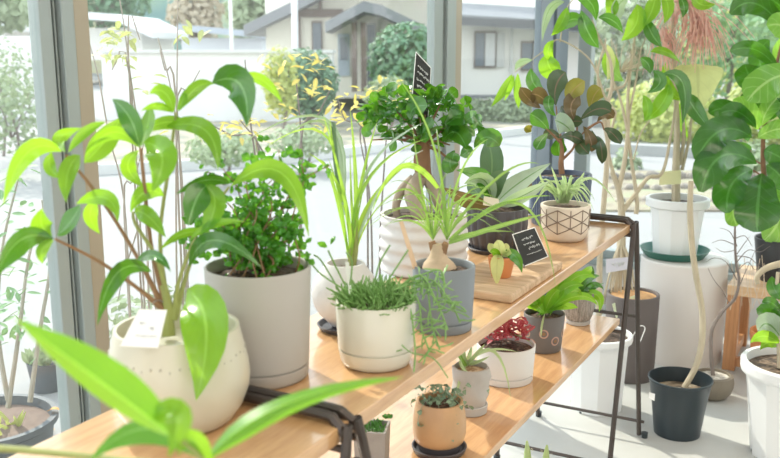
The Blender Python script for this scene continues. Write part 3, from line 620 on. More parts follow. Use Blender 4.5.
# ---- 10 geometric pot + spider plant
c,r,H=potloc(564,244,204,50,SZ); r=.071
t=thing('spider_plant','small spider plant in the beige pot with engraved triangle lines','spider plant',c)
beige=plain('beige clay',(.70,.62,.52),.75,.06,40,bump=.2)
ro=lambda z: r*(1-.16*max(0,(1-z/.03))**2)*(.97+.03*z/H)
p_=potpart(t,beige,[(.0001,0),(r*.72,0),(r*.80,.004),(r*.88,.012),(r*.94,.024),(r*.965,.04),(r*.985,.07),(r,H-.003),(r-.001,H),(r-.007,H),(r-.009,H-.02),(.0001,H-.022)]); soil(t,r-.008,H-.014)
lm=MB(); NN=12
def cyl(u,z): a=2*pi*u/NN; rr=r*(.955+.045*z/H)+.0006 if z>.035 else r*.955; return (c[0]+rr*math.cos(a),c[1]+rr*math.sin(a),c[2]+z)
z0_,z1_=.026,H-.008; hh=(z1_-z0_)/2
for k in range(NN):
    lm.tube([cyl(k,z0_+(0 if k%2 else hh*.5)),cyl(k,(z0_+z1_)/2),cyl(k,z1_)],.0015,4,4)
    for j in range(-1,3):
        for sg in (1,-1):
            pa=z0_+hh*(j+ (0 if k%2 else .5)); pb=pa+sg*hh*.5
            if z0_-.001<=pa<=z1_+.001 and z0_-.001<=pb<=z1_+.001: lm.tube([cyl(k,pa),cyl(k+.5,(pa+pb)/2),cyl(k+1,pb)],.0015,4,2)
lm.build('engraved_lines',plain('grey brown line',(.24,.19,.15),.8),p_)
D=proj(c)[2]
for i in range(34):
    a=R.uniform(-1.5,1.5); L=R.uniform(18,38); x0=563+R.uniform(-6,6)
    leaves(t,[(x0,203,x0+L*.5*math.sin(a),203-L*.55*math.cos(a*.7)-4,x0+L*math.sin(a),203-L*math.cos(a)*.8+abs(a)*9,2.3,(0,R.uniform(-.05,.03),R.uniform(-.09,.05)),R.uniform(-30,30))],D,L_var,'grass',fold=.4,nc=2,ns=8)
leaves(t,[(570,200,590,178,616,203,3),(566,200,545,185,540,168,3.4),(566,200,580,180,584,172,3),(563,200,556,180,551,166,3)],D,L_var,'grass',fold=.4,nc=2,ns=8)

# ================================================================ lower shelf
c=Vector((-.872,1.53,LZ)); t=thing('potted_succulent','tiny green succulent in the square concrete planter on the lower shelf','potted succulent',c)
concrete=plain('concrete',(.36,.35,.335),.85,.2,40,bump=.5,bscale=80)
m=MB(); s=.034; Hc=.082
M=Matrix.Translation(c)@Matrix.Rotation(math.radians(20),4,'Z')
vs=[]; 
for (q,z) in ((s*.92,0),(s,Hc),(s-.005,Hc),(s-.006,Hc-.012)):
    for (a,b) in ((-1,-1),(1,-1),(1,1),(-1,1)): vs.append(M@Vector((a*q,b*q,z)))
fs=[(3,2,1,0),(12,13,14,15)]
for k in range(3):
    for i in range(4): fs.append((k*4+i,k*4+(i+1)%4,k*4+4+(i+1)%4,k*4+4+i))
m.add(vs,fs).build('planter',concrete,t,smooth=False,bevel=.001)
m=MB()
for i in range(60):
    p=M@Vector((R.uniform(-.025,.025),R.uniform(-.025,.025),Hc-.01)); d_=Vector((R.uniform(-.5,.6),R.uniform(-.5,.5),1)).normalized(); e,_=sprig(m,p,d_,3,.006,.0016)
for i in range(16): 
    a=i*.9; p=M@Vector((.03,.02,Hc+.01)); leaf(m,p,p+Vector((math.cos(a),math.sin(a),.6))*.006,p+Vector((math.cos(a),math.sin(a),.5))*.012,.006,'obov')
m.build('foliage',leafmat('fresh succulent',(.12,.36,.07),(.3,.6,.1),None,.2,.4,nv=1,vs=0),t)
# tan pot
c,r,H=potloc(439,461,400,50,LZ)
t=thing('potted_succulent','trailing blue-green succulent in the tan pot with a black base on the lower shelf','potted succulent',c)
tan=plain('tan glaze',(.50,.31,.16),.4,.2,20,coat=.2)
r=.057; p_=potpart(t,tan,[(.0001,.022),(.047,.022),(.053,.027),(.0575,.045),(.0575,.075),(.054,.097),(.051,.112),(.050,H),(.045,H),(.044,H-.02),(.0001,H-.022)])
MB().lathe([(.0001,.008),(.046,.008),(.0475,.022),(.049,.0235),(.0001,.0235)],40,c=c).build('base_band',charcoal,p_); saucer(t,.060,.014,charcoal,rb=.056); soil(t,.0445,H-.012)
D=proj(c)[2]; m=MB()
def bead(mb,p,rr):
    h=Vector((R.uniform(-1,1),R.uniform(-1,1),R.uniform(-.2,1))).normalized(); q=h.cross(Vector((R.uniform(-1,1),R.uniform(-1,1),R.uniform(-1,1)))).normalized(); leaf(mb,p-q*rr,p+h*rr*.3,p+q*rr,rr*1.8,'heart',nh=h,fold=.2,nc=4,ns=6)
for i in range(150): bead(m,PL(R.gauss(440,14),R.uniform(386,410),D+R.uniform(-.05,.04)),R.uniform(.004,.0075))
for pts in ([(425,400),(420,412),(418,424),(422,427)],[(448,402),(455,416),(456,425),(452,440)],[(430,402),(430,414)],[(438,402),(440,415)],[(454,398),(462,408)]):
    Q=[PL(x,y,D-.058) for x,y in pts]; m.tube(Q,.0007,4,4)
    for q in Q: bead(m,q,.006)
m.build('foliage',L_succ,t)
# sculpted grey pot
c,r,H=potloc(470,418,366,36,LZ); r=.043
r=.047
t=thing('spider_plant','young grassy plant in the faceted light grey pot on the lower shelf','spider plant',c)
lg=plain('light grey stoneware',(.46,.45,.43),.7,.08,30,bump=.2)
def fac(a,z,rr,j):
    if j<2 or j>9: return rr
    return rr*(1+.05*math.cos(3*a+ (z*60)))+.0015*math.sin(7*a+z*120)
potpart(t,lg,[(.0001,.008),(.030,.008),(.033,.012),(.036,.03),(.040,.045),(.041,.06),(.039,.075),(.042,.09),(.040,.105),(.039,H),(.035,H),(.034,H-.02),(.0001,H-.022)],lambda a,z,rr,j: fac(a,z,rr,j)*1.09,48)
saucer(t,.042,.022,lg,rb=.040); soil(t,.0345,H-.012,pebble); D=proj(c)[2]
leaves(t,[(466,366,470,355,472,345,5),(466,366,460,356,458,346,4,None,0,L_grass),(466,366,478,352,485,344,4),(466,364,460,380,455,404,3.4,(0,-.05,-.06)),(464,362,450,350,440,347,3),(468,364,495,352,511,400,3.6,(0,-.05,-.07)),(468,362,490,350,518,352,3),(468,364,478,362,490,356,4),(466,364,464,354,466,346,5),(460,360,463,368,470,373,3,(-.04,-.05,-.05))],D,L_var,'grass',fold=.4,nc=2,ns=8)
# white-grey cylinder with red plant
c,r,H=potloc(505,388.6,343,58,LZ)
t=thing('potted_fittonia','red-leaved fittonia in the pale grey cylinder pot on the lower shelf','potted fittonia',c)
pg=plain('pale grey ceramic',(.66,.65,.63),.45,.03,10)
potpart(t,pg,prof(r*.93,r,H,wall=.005,dep=.012,bev=.004,shape=[(r*.94,.0185),(r*.90,.0193),(r*.90,.0212),(r*.945,.022)])); soil(t,r-.006,H-.015); D=proj(c)[2]
m=MB()
for i in range(160): obv(m,PL(505+25*(2*R.random()-1),R.uniform(322,343)-2,D+R.uniform(-.06,.05)),R.uniform(.016,.026),prof='ellip',wr=.65)
m.build('foliage',L_red,t)
leaves(t,[(500,335,488,332,474,340,2),(505,335,520,336,534,346,2)],D-.03,L_var,'grass',nc=2)
m=MB(); m.tube([PL(499,352,D-.076),PL(512,355,D-.077),PL(517,362,D-.077)],.0006,4,3); m.tube([PL(506,362,D-.077),PL(515,369,D-.077)],.0006,4,1); m.build('dry_strand',stemb,t)
# ringed pot with lime pothos
c,r,H=potloc(543,355,312.5,40,LZ); r=.059
t=thing('potted_pothos','lime green pothos in the dark grey pot painted with pink rings','potted pothos',c)
dg=plain('dark grey ceramic',(.135,.125,.12),.55,.1,20)
p_=potpart(t,dg,prof(r*.86,r,H,wall=.005,dep=.014,bev=.005)); soil(t,r-.006,H-.016); D=proj(c)[2]
ringm=plain('dusty pink ring',(.45,.29,.24),.6,.05); rdot=plain('ochre dot',(.25,.15,.08),.6)
ang0=math.atan2(-c.y,-c.x)
for i in range(12):
    a=ang0+(i-3)*.66; zz=(.062 if i%2 else .034)+(.0 if i%2 else 0)+.006*math.sin(i*2.1); rr_=r*(.86+.14*zz/H)
    for (ri,rw,mt,nm) in ((.0095,.0042,ringm,'ring_motif'),(.0,.0055,rdot,'dot_motif')):
        vs=[];sg=20
        for k in range(sg):
            b=2*pi*k/sg
            for q in (ri,ri+rw) if nm=='ring_motif' else (0.0001,rw):
                v=zz+q*math.sin(b); R2=r*(.86+.14*v/H)+.0006; vs.append((c[0]+R2*math.cos(a+q*math.cos(b)/R2),c[1]+R2*math.sin(a+q*math.cos(b)/R2),c[2]+v))
        MB().add(vs,[(2*k,2*((k+1)%sg),2*((k+1)%sg)+1,2*k+1) for k in range(sg)]).build(nm,mt,p_)
L_lime=leafmat('lime leaf',(.18,.50,.03),(.5,.85,.05),(.45,.65,.15),.4,.3,nv=1,vs=0)
leaves(t,[(545,312,535,300,532,296,9.0),(545,312,552,296,560,290,12.0),(548,310,562,300,572,297,10.5),(550,308,566,288,584,286,11.2),(552,306,575,278,596,278,10.5),(545,312,540,296,545,285,10.5),(548,308,560,282,578,272,9.8),(545,314,555,306,568,307,7.5),(540,312,530,305,524,308,6.8),(552,308,580,296,598,306,8.2),(548,308,560,290,556,278,9.0),(545,313,548,304,556,300,10.5),(545,313,542,325,541,338,2.2,(-.05,-.07,-.07),0,L_var),(545,313,538,306,536,302,9.0),(545,312,532,303,527,301,6.8),(547,310,570,292,582,296,9.8),(550,306,582,276,592,268,9.0),(548,310,566,306,578,308,7.5)],D-.02,L_lime,'ellip',fold=.2)
m=MB()
for i in range(14): m.tube([PL(543+R.uniform(-8,8),315,D+R.uniform(-.03,.03)),PL(545+R.uniform(-10,14),305,D),PL(548+R.uniform(-14,25),296,D)],.0012,5,3)
m.build('stem',L_lime,t)
# textured grey pot
c,r,H=potloc(578,327,293,28,LZ); r=.047
t=thing('potted_plant','green leafy plant in the rough-barked grey pot at the far end of the lower shelf','potted plant',c)
def brk(a,z,rr,j): return rr+(.0016*noise.noise(Vector((a*9,z*45,3)))+.0012*math.sin(a*26+5*noise.noise(Vector((a*2,z*30,1)))) if 2<j<12 else 0)
rg=woodmat('grooved grey clay',(.15,.135,.12),(.44,.41,.38),'z',30,.85,0)
potpart(t,rg,[(.0001,.008),(.030,.008),(.034,.012),(.038,.02),(.042,.03),(.045,.042),(.047,.055),(.0475,.067),(.047,.078),(.046,.088),(.045,H-.004),(.0445,H-.001),(.043,H),(.040,H),(.039,H-.02),(.0001,H-.022)],brk,160)
saucer(t,.038,.013,lg,rb=.036); soil(t,.039,H-.012); D=proj(c)[2]
leaves(t,[(578,294,588,280,600,276,8),(578,294,592,288,604,283,5),(580,294,590,278,592,266,7),(580,294,598,296,599,312,9,(0,-.04,-.05),0,L_lime),(576,294,572,282,570,274,8),(582,292,594,284,604,290,5),(578,294,580,280,583,270,7),(580,292,592,292,600,300,9,None,0,L_lime)],D,L_ficus,'ellip',fold=.2)
# thin clear sheet lying on the lower shelf
# cactus and leaf in small pots at the floor below
c=onz(535,500,0)
c=onz(537,478,.2); c.z=0; t=thing('potted_cactus','ribbed green cactus standing below the lower shelf at the bottom of the picture','potted cactus',c)
D=proj(up(c,0,0,.2))[2]
potpart(t,terracotta,prof(.05,.065,.1)); soil(t,.058,.085)
L_cact=leafmat('cactus skin',(.33,.42,.17),(.3,.5,.1),None,.05,.6,nv=1,vs=0)
for (x0,y0,x1,y1,rr,nm) in ((534,500,527,441,.011,0),(540,500,547,445,.011,0),(536,500,538,462,.009,0)):
    m=MB(); p=up(c,(x0-537)*.006,0,.08); q=PL(x1,y1,D); n=8
    pts=[p.lerp(q,k/n) for k in range(n+1)]; rads=[rr]*(n-1)+[rr*.8,rr*.25]
    m.tube(pts,rads,12,1); o=m.build('column',L_cact,t)
    sm_=MB()
    for k in range(60):
        a=R.choice(range(6))*pi/3; s=R.random(); pp_=p.lerp(q,s); pv=Vector((math.cos(a),math.sin(a),0)); sm_.tube([pp_+pv*rr,pp_+pv*(rr+.007)+Vector((0,0,R.uniform(-.004,.004)))],.0004,3,1)
    sm_.build('spines',plain('cactus spines',(.7,.66,.5),.8),o)
# ================================================================ floor pots
def tub(name,label,cat,x,yb,yt,w,rb,mat,nf=10,lip=.02,rt=None,xy=None,H=None,feet=True):
    c,r,h=potloc(x,yb,yt,w,0)
    if xy: c=Vector((xy[0],xy[1],0))
    r=rt or r; H=H or h
    t=thing(name,label,cat,c)
    def md(a,z,rr,j):
        if 2<=j<=5: q=(a*nf/(2*pi))%1; return rr*(math.cos(pi/nf)/math.cos((q-.5)*2*pi/nf))
        return rr
    pr=[(.0001,.012),(rb-.004,.012),(rb-.002,.0),(rb,.001),(rb+(r*.9-rb)*.5,H*.45),(r*.9,H-lip*1.6),(r*.985,H-lip*1.3),(r,H-lip),(r,H-.004),(r-.003,H),(r*.9,H),(r*.89,H-.04),(.0001,H-.042)]
    p_=MB().lathe(pr,120,md,c=c).build('pot',mat,t,flat_angle=12)
    return t,c,r,H,p_
# white fluted under the shelf + pale tree
t,c,r,H,p_=tub('potted_tree','slim pale-trunked tree in the white faceted tub under the far end of the stand','potted tree',595,419,333,66,.10,white,rt=.128)
for k in range(5):
    a=k*2*pi/5+.6; MB().lathe([(0.0001,-.002),(.007,-.002),(.007,.004),(.0001,.004)],12,c=(c[0]+.095*math.cos(a),c[1]+.095*math.sin(a),.004)).build('drain_notch',darkplastic,p_)
soil(t,r*.88,H-.02); D=proj(c)[2]
pix(t,[(598,338),(599,305),(600,255),(604,200),(607,160),(608,125),(606,108)],D,[.013,.012,.011,.011,.010,.009],bark,'trunk')
pix(t,[(607,140),(600,100),(598,70),(606,40)],D,[.007,.005,.003],bark,'branch'); pix(t,[(606,108),(612,85),(610,60),(600,40),(592,20)],D,[.009,.007,.005,.003],bark,'branch')
pix(t,[(606,100),(590,60),(560,40),(548,48),(515,72)],D,[.004,.003,.002,.0018],bark,'branch'); pix(t,[(560,42),(566,10),(580,-8)],D,[.003,.002],bark,'branch')
LT=[(565,2,549,10,542,42,9,None,45,L_glare_pale),(567,7,562,22,551,36,11),(584,23,570,20,556,35,15,None,10,L_dark),(581,10,588,32,599,48,16,None,0,L_dark),(574,-2,590,2,596,21,14,None,0,L_dark),(598,18,612,20,623,33,11,None,15,L_dark),
 (512,74,504,90,491,107,9),(514,75,510,88,504,101,5),(518,73,517,92,519,109,8,None,30),(531,68,534,84,546,91,14,None,0,L_dark),(548,54,550,68,563,79,21),(533,60,520,62,515,71,7,None,50,L_glare_pale),(554,40,548,52,556,62,10)]
leaves(t,LT,D-.05,L_bright,'ellip',fold=.2)
# brown cylinder + root tree
c,r,H=potloc(628,384,293,50,0); r=.11
t=thing('potted_tree','many-branched pale tree with aerial roots in the dark brown cylinder pot','potted tree',c)
dbr=plain('dark brown ceramic',(.12,.10,.095),.6,.2,6)
potpart(t,dbr,prof(r*.95,r,H,wall=.012,dep=.01,bev=.004)); soil(t,r-.013,H-.012,plain('orange moss',(.62,.36,.17),.95,.3,60,bump=1,bscale=80))
D=proj(c)[2]; 
pix(t,[(621,246),(622,228),(621,205),(618,188),(612,172)],D,[.020,.017,.015,.013,.011],bark,'trunk')
m=MB()
for k in range(17):
    x=608+k*1.6; m.tube([PL(621,240,D-.01),PL(621+(x-620)*.7,262,D-.03+R.uniform(-.02,.02)),PL(x+R.uniform(-2,2),282,D+R.uniform(-.05,.03)),PL(x+(x-620)*.5,304,D+R.uniform(-.06,.03))],[.006,.005,.004,.0035],6,4)
m.build('aerial_roots',bark,t)
pix(t,[(618,190),(624,165),(628,130),(628,95),(633,50),(640,5)],D,[.012,.010,.009,.007,.004],bark,'branch')
pix(t,[(614,176),(608,150),(612,128),(616,112)],D,[.009,.008,.006],bark,'branch')
pix(t,[(636,214),(637,200),(632,165),(627,130),(619,95),(606,66)],D,[.010,.009,.008,.006,.004],bark,'branch')
pix(t,[(622,212),(634,196),(648,178),(662,173),(670,140),(675,100),(668,60)],D,[.012,.010,.009,.007,.005,.003],bark,'branch')
pix(t,[(628,120),(636,80),(641,50),(650,30)],D,[.006,.004,.002],bark,'branch'); pix(t,[(616,112),(600,88),(596,60)],D,[.006,.004,.002],bark,'branch')
pix(t,[(606,90),(618,88),(626,82),(632,50)],D,[.007,.007,.005,.002],bark,'branch')
pix(t,[(650,120),(640,135),(634,160)],D,[.003,.003],bark,'branch')
m=MB()
for k in range(26):
    x=R.uniform(605,650);y=R.uniform(50,70); m.tube([PL(620,72,D),PL(x,y,D+R.uniform(-.05,.05)),PL(x+R.uniform(-6,6),y-R.uniform(4,14),D+R.uniform(-.06,.06))],.0018,4,3)
m.build('twig',bark,t)
leaves(t,[(610,46,612,68,624,81,17),(607,44,611,62,607,81,9,None,0,L_yellow),(637,4,636,24,621,41,18),(630,-4,617,8,620,24,14,None,40,L_glare_pale),(656,-8,652,10,643,27,15),(645,17,652,34,662,47,13,None,0,L_dark),(653,70,660,82,647,93,13,None,0,L_dark),(669,84,662,104,644,121,16),(662,74,683,84,682,126,14,None,10,L_dark),(686,92,694,108,713,133,17,None,0,L_dark),(650,52,664,51,681,63,8),(640,58,648,64,650,74,11,None,0,L_dark),(660,-6,668,6,664,24,12),(606,-6,612,8,604,18,13),(643,95,648,108,644,122,10),(668,76,672,92,684,100,10),(694,-8,700,4,716,4,11),(678,-6,684,6,682,18,9,None,0,L_dark)],D-.06,L_bright,'ellip',fold=.2)
tg=thing('plant_tag','pale lilac tag with grey print tied over the aerial roots behind the trestle','plant tag',PL(617,265,D-.08))
a0=PL(606,259,D-.09);b0=PL(629,257,D-.08);c0=PL(630,269,D-.08);d0=PL(606,273,D-.09)
card(tg,a0,b0,c0,d0,.001,plain('lilac card',(.62,.62,.70),.6,.03),'card'); scribble(tg,a0,b0,c0,d0,[(.5,.25,.8,.2)],chalk,side=1 if (b0-a0).cross(d0-a0).dot(CAM-a0)>0 else -1,wt=.003,off=.002)
tg=thing('plant_card','pale green card leaning on the rim of the dark brown cylinder pot','plant card',PL(628,305,D-.13))
card(tg,PL(612,304,D-.13),PL(635,295,D-.13),PL(640,311,D-.13),PL(616,318,D-.13),.001,plain('pale green card',(.60,.66,.45),.6,.03),'card')
# plinth, saucer, white tub tree
c,r,H=potloc(677,367,257,82,0)
pl=MB().lathe([(.0001,0),(r,0),(r,.002),(r,H-.006),(r-.006,H),(.0001,H)],96,c=(0,0,0)).build('plinth',plain('white painted plinth',(.74,.70,.67),.45,.02,5),None,loc=c)
tag(pl,'large smooth white cylindrical plinth standing on the floor','plinth')
cz=Vector((c[0]-.045,c[1],H)); D=proj(cz)[2]
sa=MB().lathe([(.0001,0),(.125,0),(.13,.003),(.152,.035),(.154,.037),(.149,.037),(.126,.006),(.0001,.006)],72,c=(0,0,0)).build('saucer',plain('green plastic',(.03,.15,.11),.4,.05,8),None,loc=cz)
tag(sa,'dark green plastic saucer on top of the white plinth','saucer')
t=thing('potted_tree','tree with a hanging pink tassel in the white tub standing on the green saucer','potted tree',up(cz,0,0,.007))
c2=t.location.copy(); H2=.27; r2=.138; rb=.096; nf=12
def md(a,z,rr,j):
    if 2<=j<=5: q=(a*nf/(2*pi))%1; return rr*(math.cos(pi/nf)/math.cos((q-.5)*2*pi/nf))
    return rr
for it in range(20):
    if proj(up(c2,0,0,H2))[1]>198: H2+=.008
    else: H2-=.004
MB().lathe([(.0001,.004),(rb-.004,.004),(rb-.002,0),(rb,.001),(rb+.013,H2*.5),(r2*.86,H2-.045),(r2*.97,H2-.038),(r2,H2-.034),(r2,H2-.004),(r2-.003,H2),(r2*.9,H2),(r2*.88,H2-.04),(.0001,H2-.042)],120,md,c=c2).build('pot',white,t,flat_angle=12)
soil(t,r2*.87,H2-.03)
D=proj(up(c2,0,0,H2))[2]
pix(t,[(676,206),(676,170),(677,130),(676,95),(674,50),(672,-10)],D,[.020,.018,.013,.011,.009,.006],bark,'trunk')
pix(t,[(680,165),(684,135),(682,100),(686,60)],D,[.009,.008,.006,.004],bark,'trunk'); pix(t,[(682,170),(689,140),(692,115),(700,80),(704,60)],D,[.008,.006,.005,.003],bark,'trunk')
m=MB()
for k in range(270):
    q=R.choice((0,0,1,1,2)); cx,cy_,sx,L=((690,2,24,50),(702,24,18,48),(665,38,12,42))[q]
    x0=cx+R.gauss(0,4); y0=cy_+R.uniform(-12,4); x1=x0+R.gauss(0,sx*.75); y1=y0+R.uniform(.5,1)*L
    m.tube([PL(x0,y0,D+R.uniform(-.05,.05)),PL((x0*.45+x1*.55),y0+L*.22,D+R.uniform(-.08,.08)),PL(x1,y1,D+R.uniform(-.09,.09))],[.0022,.0014],4,4)
m.build('hanging_tassel',L_pink,t)
leaves(t,[(697,64,698,82,698,116,46,(0,-.03,-.03),15,L_yellow)],D,L_yellow,'heartleaf',fold=.12,wave=.08,nc=6)
leaves(t,[(690,96,681,116,690,140,10),(670,60,664,76,660,92,11,None,0,L_bright)],D+.1,L_bright,'ellip')
tg=thing('plant_tag','pale yellow tag hanging on the trunk above the white tub on the plinth','plant tag',PL(670,178,D-.06))
card(tg,PL(660,172,D-.05),PL(681,170,D-.05),PL(681,184,D-.05),PL(659,185,D-.05),.001,plain('yellow card',(.78,.76,.45),.6,.03),'card')
# black bucket with curved trunk
c,r,H=potloc(676,443,377,55,0); r=.114
t=thing('potted_tree','bare curved trunk cut off at the top in the black plastic bucket','potted trunk',c)
MB().lathe([(.0001,.01),(.078,.01),(.08,0),(.082,.001),(.096,H*.55),(r-.004,H-.012),(r,H-.008),(r,H-.001),(r-.004,H),(r-.006,H-.02),(r-.012,H-.06),(.0001,H-.062)],80,c=c).build('bucket',darkplastic,t)
soil(t,r-.014,H-.055,speckle('bucket gravel',(.12,.08,.05),(.55,.46,.34),45,c3=(.3,.22,.14))); D=proj(up(c,0,0,H))[2]
pix(t,[(684,388,.0),(696,366,0),(702,340,0),(702,310,.02),(696,275,.02),(692,245,.02),(690,210,.02),(691,181,.02)],D,[.010,.0115,.0115,.011,.011,.011,.0105,.0095],bark,'trunk')
card(t,PL(649,392,D-.095),PL(655,394,D-.10),PL(654.5,401,D-.10),PL(648.5,398,D-.095),.0008,paper,'price_sticker')
# brown bowl
c,r,H=potloc(711,404,374,42,0)
t=thing('potted_twiggy_tree','thin twisted bare tree in the round brown bowl pot on the floor','potted tree',c)
potpart(t,plain('olive brown clay',(.22,.185,.14),.7,.15,20),[(.0001,0),(.045,0),(.055,.004),(.072,.025),(.081,.052),(.082,.072),(.077,.095),(.070,H-.002),(.068,H),(.063,H),(.063,H-.015),(.0001,H-.017)])
soil(t,.063,H-.01,speckle('white gravel',(.45,.40,.34),(.85,.8,.72),90,c3=(.65,.6,.52))); D=proj(up(c,0,0,H))[2]
pix(t,[(713,376),(711,352),(712,330),(722,312),(735,298),(739,280),(736,262),(735,240),(735,226)],D,[.0085,.008,.0075,.0065,.006,.0055,.005,.004],greybark,'trunk')
m=MB()
for s in ([(737,280),(726,262),(714,258),(706,262)],[(735,245),(722,240),(712,243)],[(736,238),(745,236),(752,246)],[(737,262),(748,250),(760,252),(770,246)],[(738,270),(748,262),(755,270),(760,262)],[(736,250),(724,252),(716,248)],[(737,254),(744,244),(750,236)],[(738,290),(744,275),(750,262),(756,250),(764,244)],[(736,256),(750,258),(764,270),(775,262)],[(730,305),(722,290),(714,280),(708,268)],[(737,246),(730,232),(720,228)]): m.tube([PL(a,b,D+R.uniform(-.04,.04)) for a,b in s],[.002,.0009],5,4)
m.build('twig',greybark,t)
m=MB()
for k in range(12):
    x=R.uniform(728,765); m.tube([PL(x,R.uniform(255,275),D+.02),PL(x+R.uniform(-5,5),R.uniform(280,290),D+.02),PL(x+R.uniform(-7,7),R.uniform(294,312),D+.02)],.0012,4,4)
m.build('dry_tendrils',plain('dry tendril',(.62,.50,.38),.9,.2),t)
# stool
t=thing('wooden_stool','low orange-brown wooden stool against the far window under the fiddle leaf fig','stool',(-.42,4.2,0))
tz=.385; x0,x1,y0,y1=-.51,-.12,4.0,4.42
MB().box(x0,x1,y0,y1,tz-.045,tz).build('seat',woodmat('stool seat',(.55,.33,.17),(.72,.5,.3),'x',5,.5,.1),t,smooth=False,bevel=.003)
for (x,y) in ((x0,y0),(x1-.05,y0),(x0,y1-.05),(x1-.05,y1-.05)): MB().box(x+.002,x+.055,y+.002,y+.05,0,tz-.045).build('leg',orangewood,t,smooth=False,bevel=.003)
MB().box(x0+.01,x0+.045,y0+.05,y1-.05,.02,.065).build('rail',orangewood,t,smooth=False,bevel=.002)
MB().box(x0+.05,x1-.05,y0+.01,y0+.04,.02,.06).build('rail',orangewood,t,smooth=False,bevel=.002)
# fiddle leaf fig in the black pot
c=Vector((-.325,4.20,tz)); t=thing('fiddle_leaf_fig','large fiddle leaf fig in the black pot standing on the wooden stool','fiddle leaf fig',c)
potpart(t,plain('black pot',(.03,.03,.032),.4,.1),prof(.09,.115,.19,wall=.006,dep=.02,bev=.004)); soil(t,.105,.165)
D=proj(up(c,0,0,.2))[2]
pix(t,[(771,252),(771,236)],D,[.018,.017],bark,'trunk'); pix(t,[(771,238),(768,215),(765,185),(763,160),(764,130),(770,95),(780,50),(790,10)],D,[.014,.012,.010,.009,.007,.005],brownbark,'trunk')
for s in ([(764,165),(755,160),(750,150)],[(766,130),(756,128),(752,126)],[(765,178),(756,172),(752,170)],[(764,150),(774,146),(782,150)]): pix(t,s,D,[.004,.003],brownbark,'branch')
leaves(t,[(786,34,757,4,730,14,22,(0,-.1,-.12),20,L_fiddle),(800,50,786,28,767,26,24,(0,-.1,-.1),0,L_fiddleb),(778,70,756,50,730,51,16,(0,-.05,-.1),15),(766,92,752,80,745,64,26,None,10),(795,74,770,80,747,101,34,(0,-.1,-.1),10,L_fiddleb),(746,127,728,110,709,113,20,None,0),(756,128,738,112,719,114,18,(0,-.06,-.1),25,L_fiddle),(752,138,722,130,696,160,30,(0,-.12,-.16),10),(757,164,722,156,701,192,32,(0,-.15,-.2),0),(753,170,732,184,727,213,30,(0,-.08,-.1),-10),(762,173,758,202,757,232,42,(0,-.14,-.18),0),(770,188,780,215,764,240,32,(0,-.03,-.05),0,L_fiddleb),(735,196,733,212,737,226,17,(0,0,0),0,L_fiddleb),(758,138,774,130,794,129,20,None,0,L_fiddleb),(764,150,778,156,798,168,26,None,0),(762,126,770,106,790,88,20,None,0,L_fiddleb),(758,130,750,112,733,100,19,None,0,L_fiddleb),(766,165,782,178,792,200,30,None,0),(776,98,786,110,798,118,22),(772,92,762,86,756,70,20,(.1,.1,.1)),(770,40,760,52,762,70,22,(.1,.1,.1)),(748,142,742,128,728,126,16,(.05,.05,.05),0,L_fiddle),(762,120,774,106,776,90,22,(.08,.05,.05)),(768,112,752,104,742,94,14,(.1,.1,.1)),(790,16,778,4,764,-4,22),(752,150,738,150,720,158,18,(.06,.05,.03)),(775,60,784,48,796,44,22,(.05,.05,.05),0,L_fiddleb)],D-.02,L_fiddle,'fiddle',fold=.12,wave=.16,nc=6,ns=14)
# terracotta pot behind the white tub
c,r,H=potloc(752,366,326,22,0)
c=Vector((-.30,3.86,0)); t=thing('potted_plant','terracotta pot half hidden behind the white tub at the right edge','potted plant',c)
H=.1
while proj(up(c,0,0,H))[1]>331: H+=.005
potpart(t,terracotta,prof(.07,.092,H,wall=.008,dep=.02,bev=.004,lip=(.004,.03))); soil(t,.082,H-.03)
# big white tub right
t,c,r,H,p_=tub('potted_plant','glossy-leaved plant in the big white faceted tub at the right edge','potted plant',788,474,362,100,.132,white,nf=12,lip=.03,rt=.185)
for k in range(6):
    a=k*2*pi/6+.35; MB().lathe([(0.0001,-.002),(.012,-.002),(.012,.006),(.0001,.006)],12,c=(c[0]+.118*math.cos(a),c[1]+.118*math.sin(a),.006)).build('drain_notch',darkplastic,p_)
soil(t,r*.88,H-.03,speckle('bark chips',(.05,.035,.025),(.25,.17,.11),70)); D=proj(up(c,0,0,H))[2]
pix(t,[(781,368),(780,350),(778,325),(776,300),(778,272)],D,[.012,.010,.008,.006],bark,'trunk')
leaves(t,[(780,336,766,314,760,318,22,(0,-.03,-.05),0,L_fiddle),(782,340,768,324,758,332,24,(0,-.05,-.08),0,L_glare_pale),(780,344,764,336,750,343,12,(0,-.08,-.1),15,L_bright),(780,310,770,302,762,303,11,None,0,L_ficus),(782,300,774,288,772,276,14,None,0,L_ficus),(782,348,770,342,760,350,12,None,0,L_bright),(782,330,786,312,796,306,20,None,0,L_fiddle)],D,L_fiddle,'ellip',fold=.15)
t=thing('bent_branch','thick pale bare branch curving in from the right edge above the white tub','branch',P(792,272,3.1))
MB().tube([P(800,262,3.1),P(780,264,3.1),P(765,269,3.1),P(757,277,3.1),P(758,284,3.1)],[.014,.0125,.011,.009,.006],10,5).build('branch_wood',bark,t)
# hook on the trestle
h=MB().tube([P(629,345,3.45),P(634,334,3.45),P(640,326,3.45),P(645,328,3.45),P(642,337,3.45),P(636,352,3.45)],.0018,8,5).build('tie_cord',paper)
tag(h,'white looped cord tied round the far trestle leg','cord')
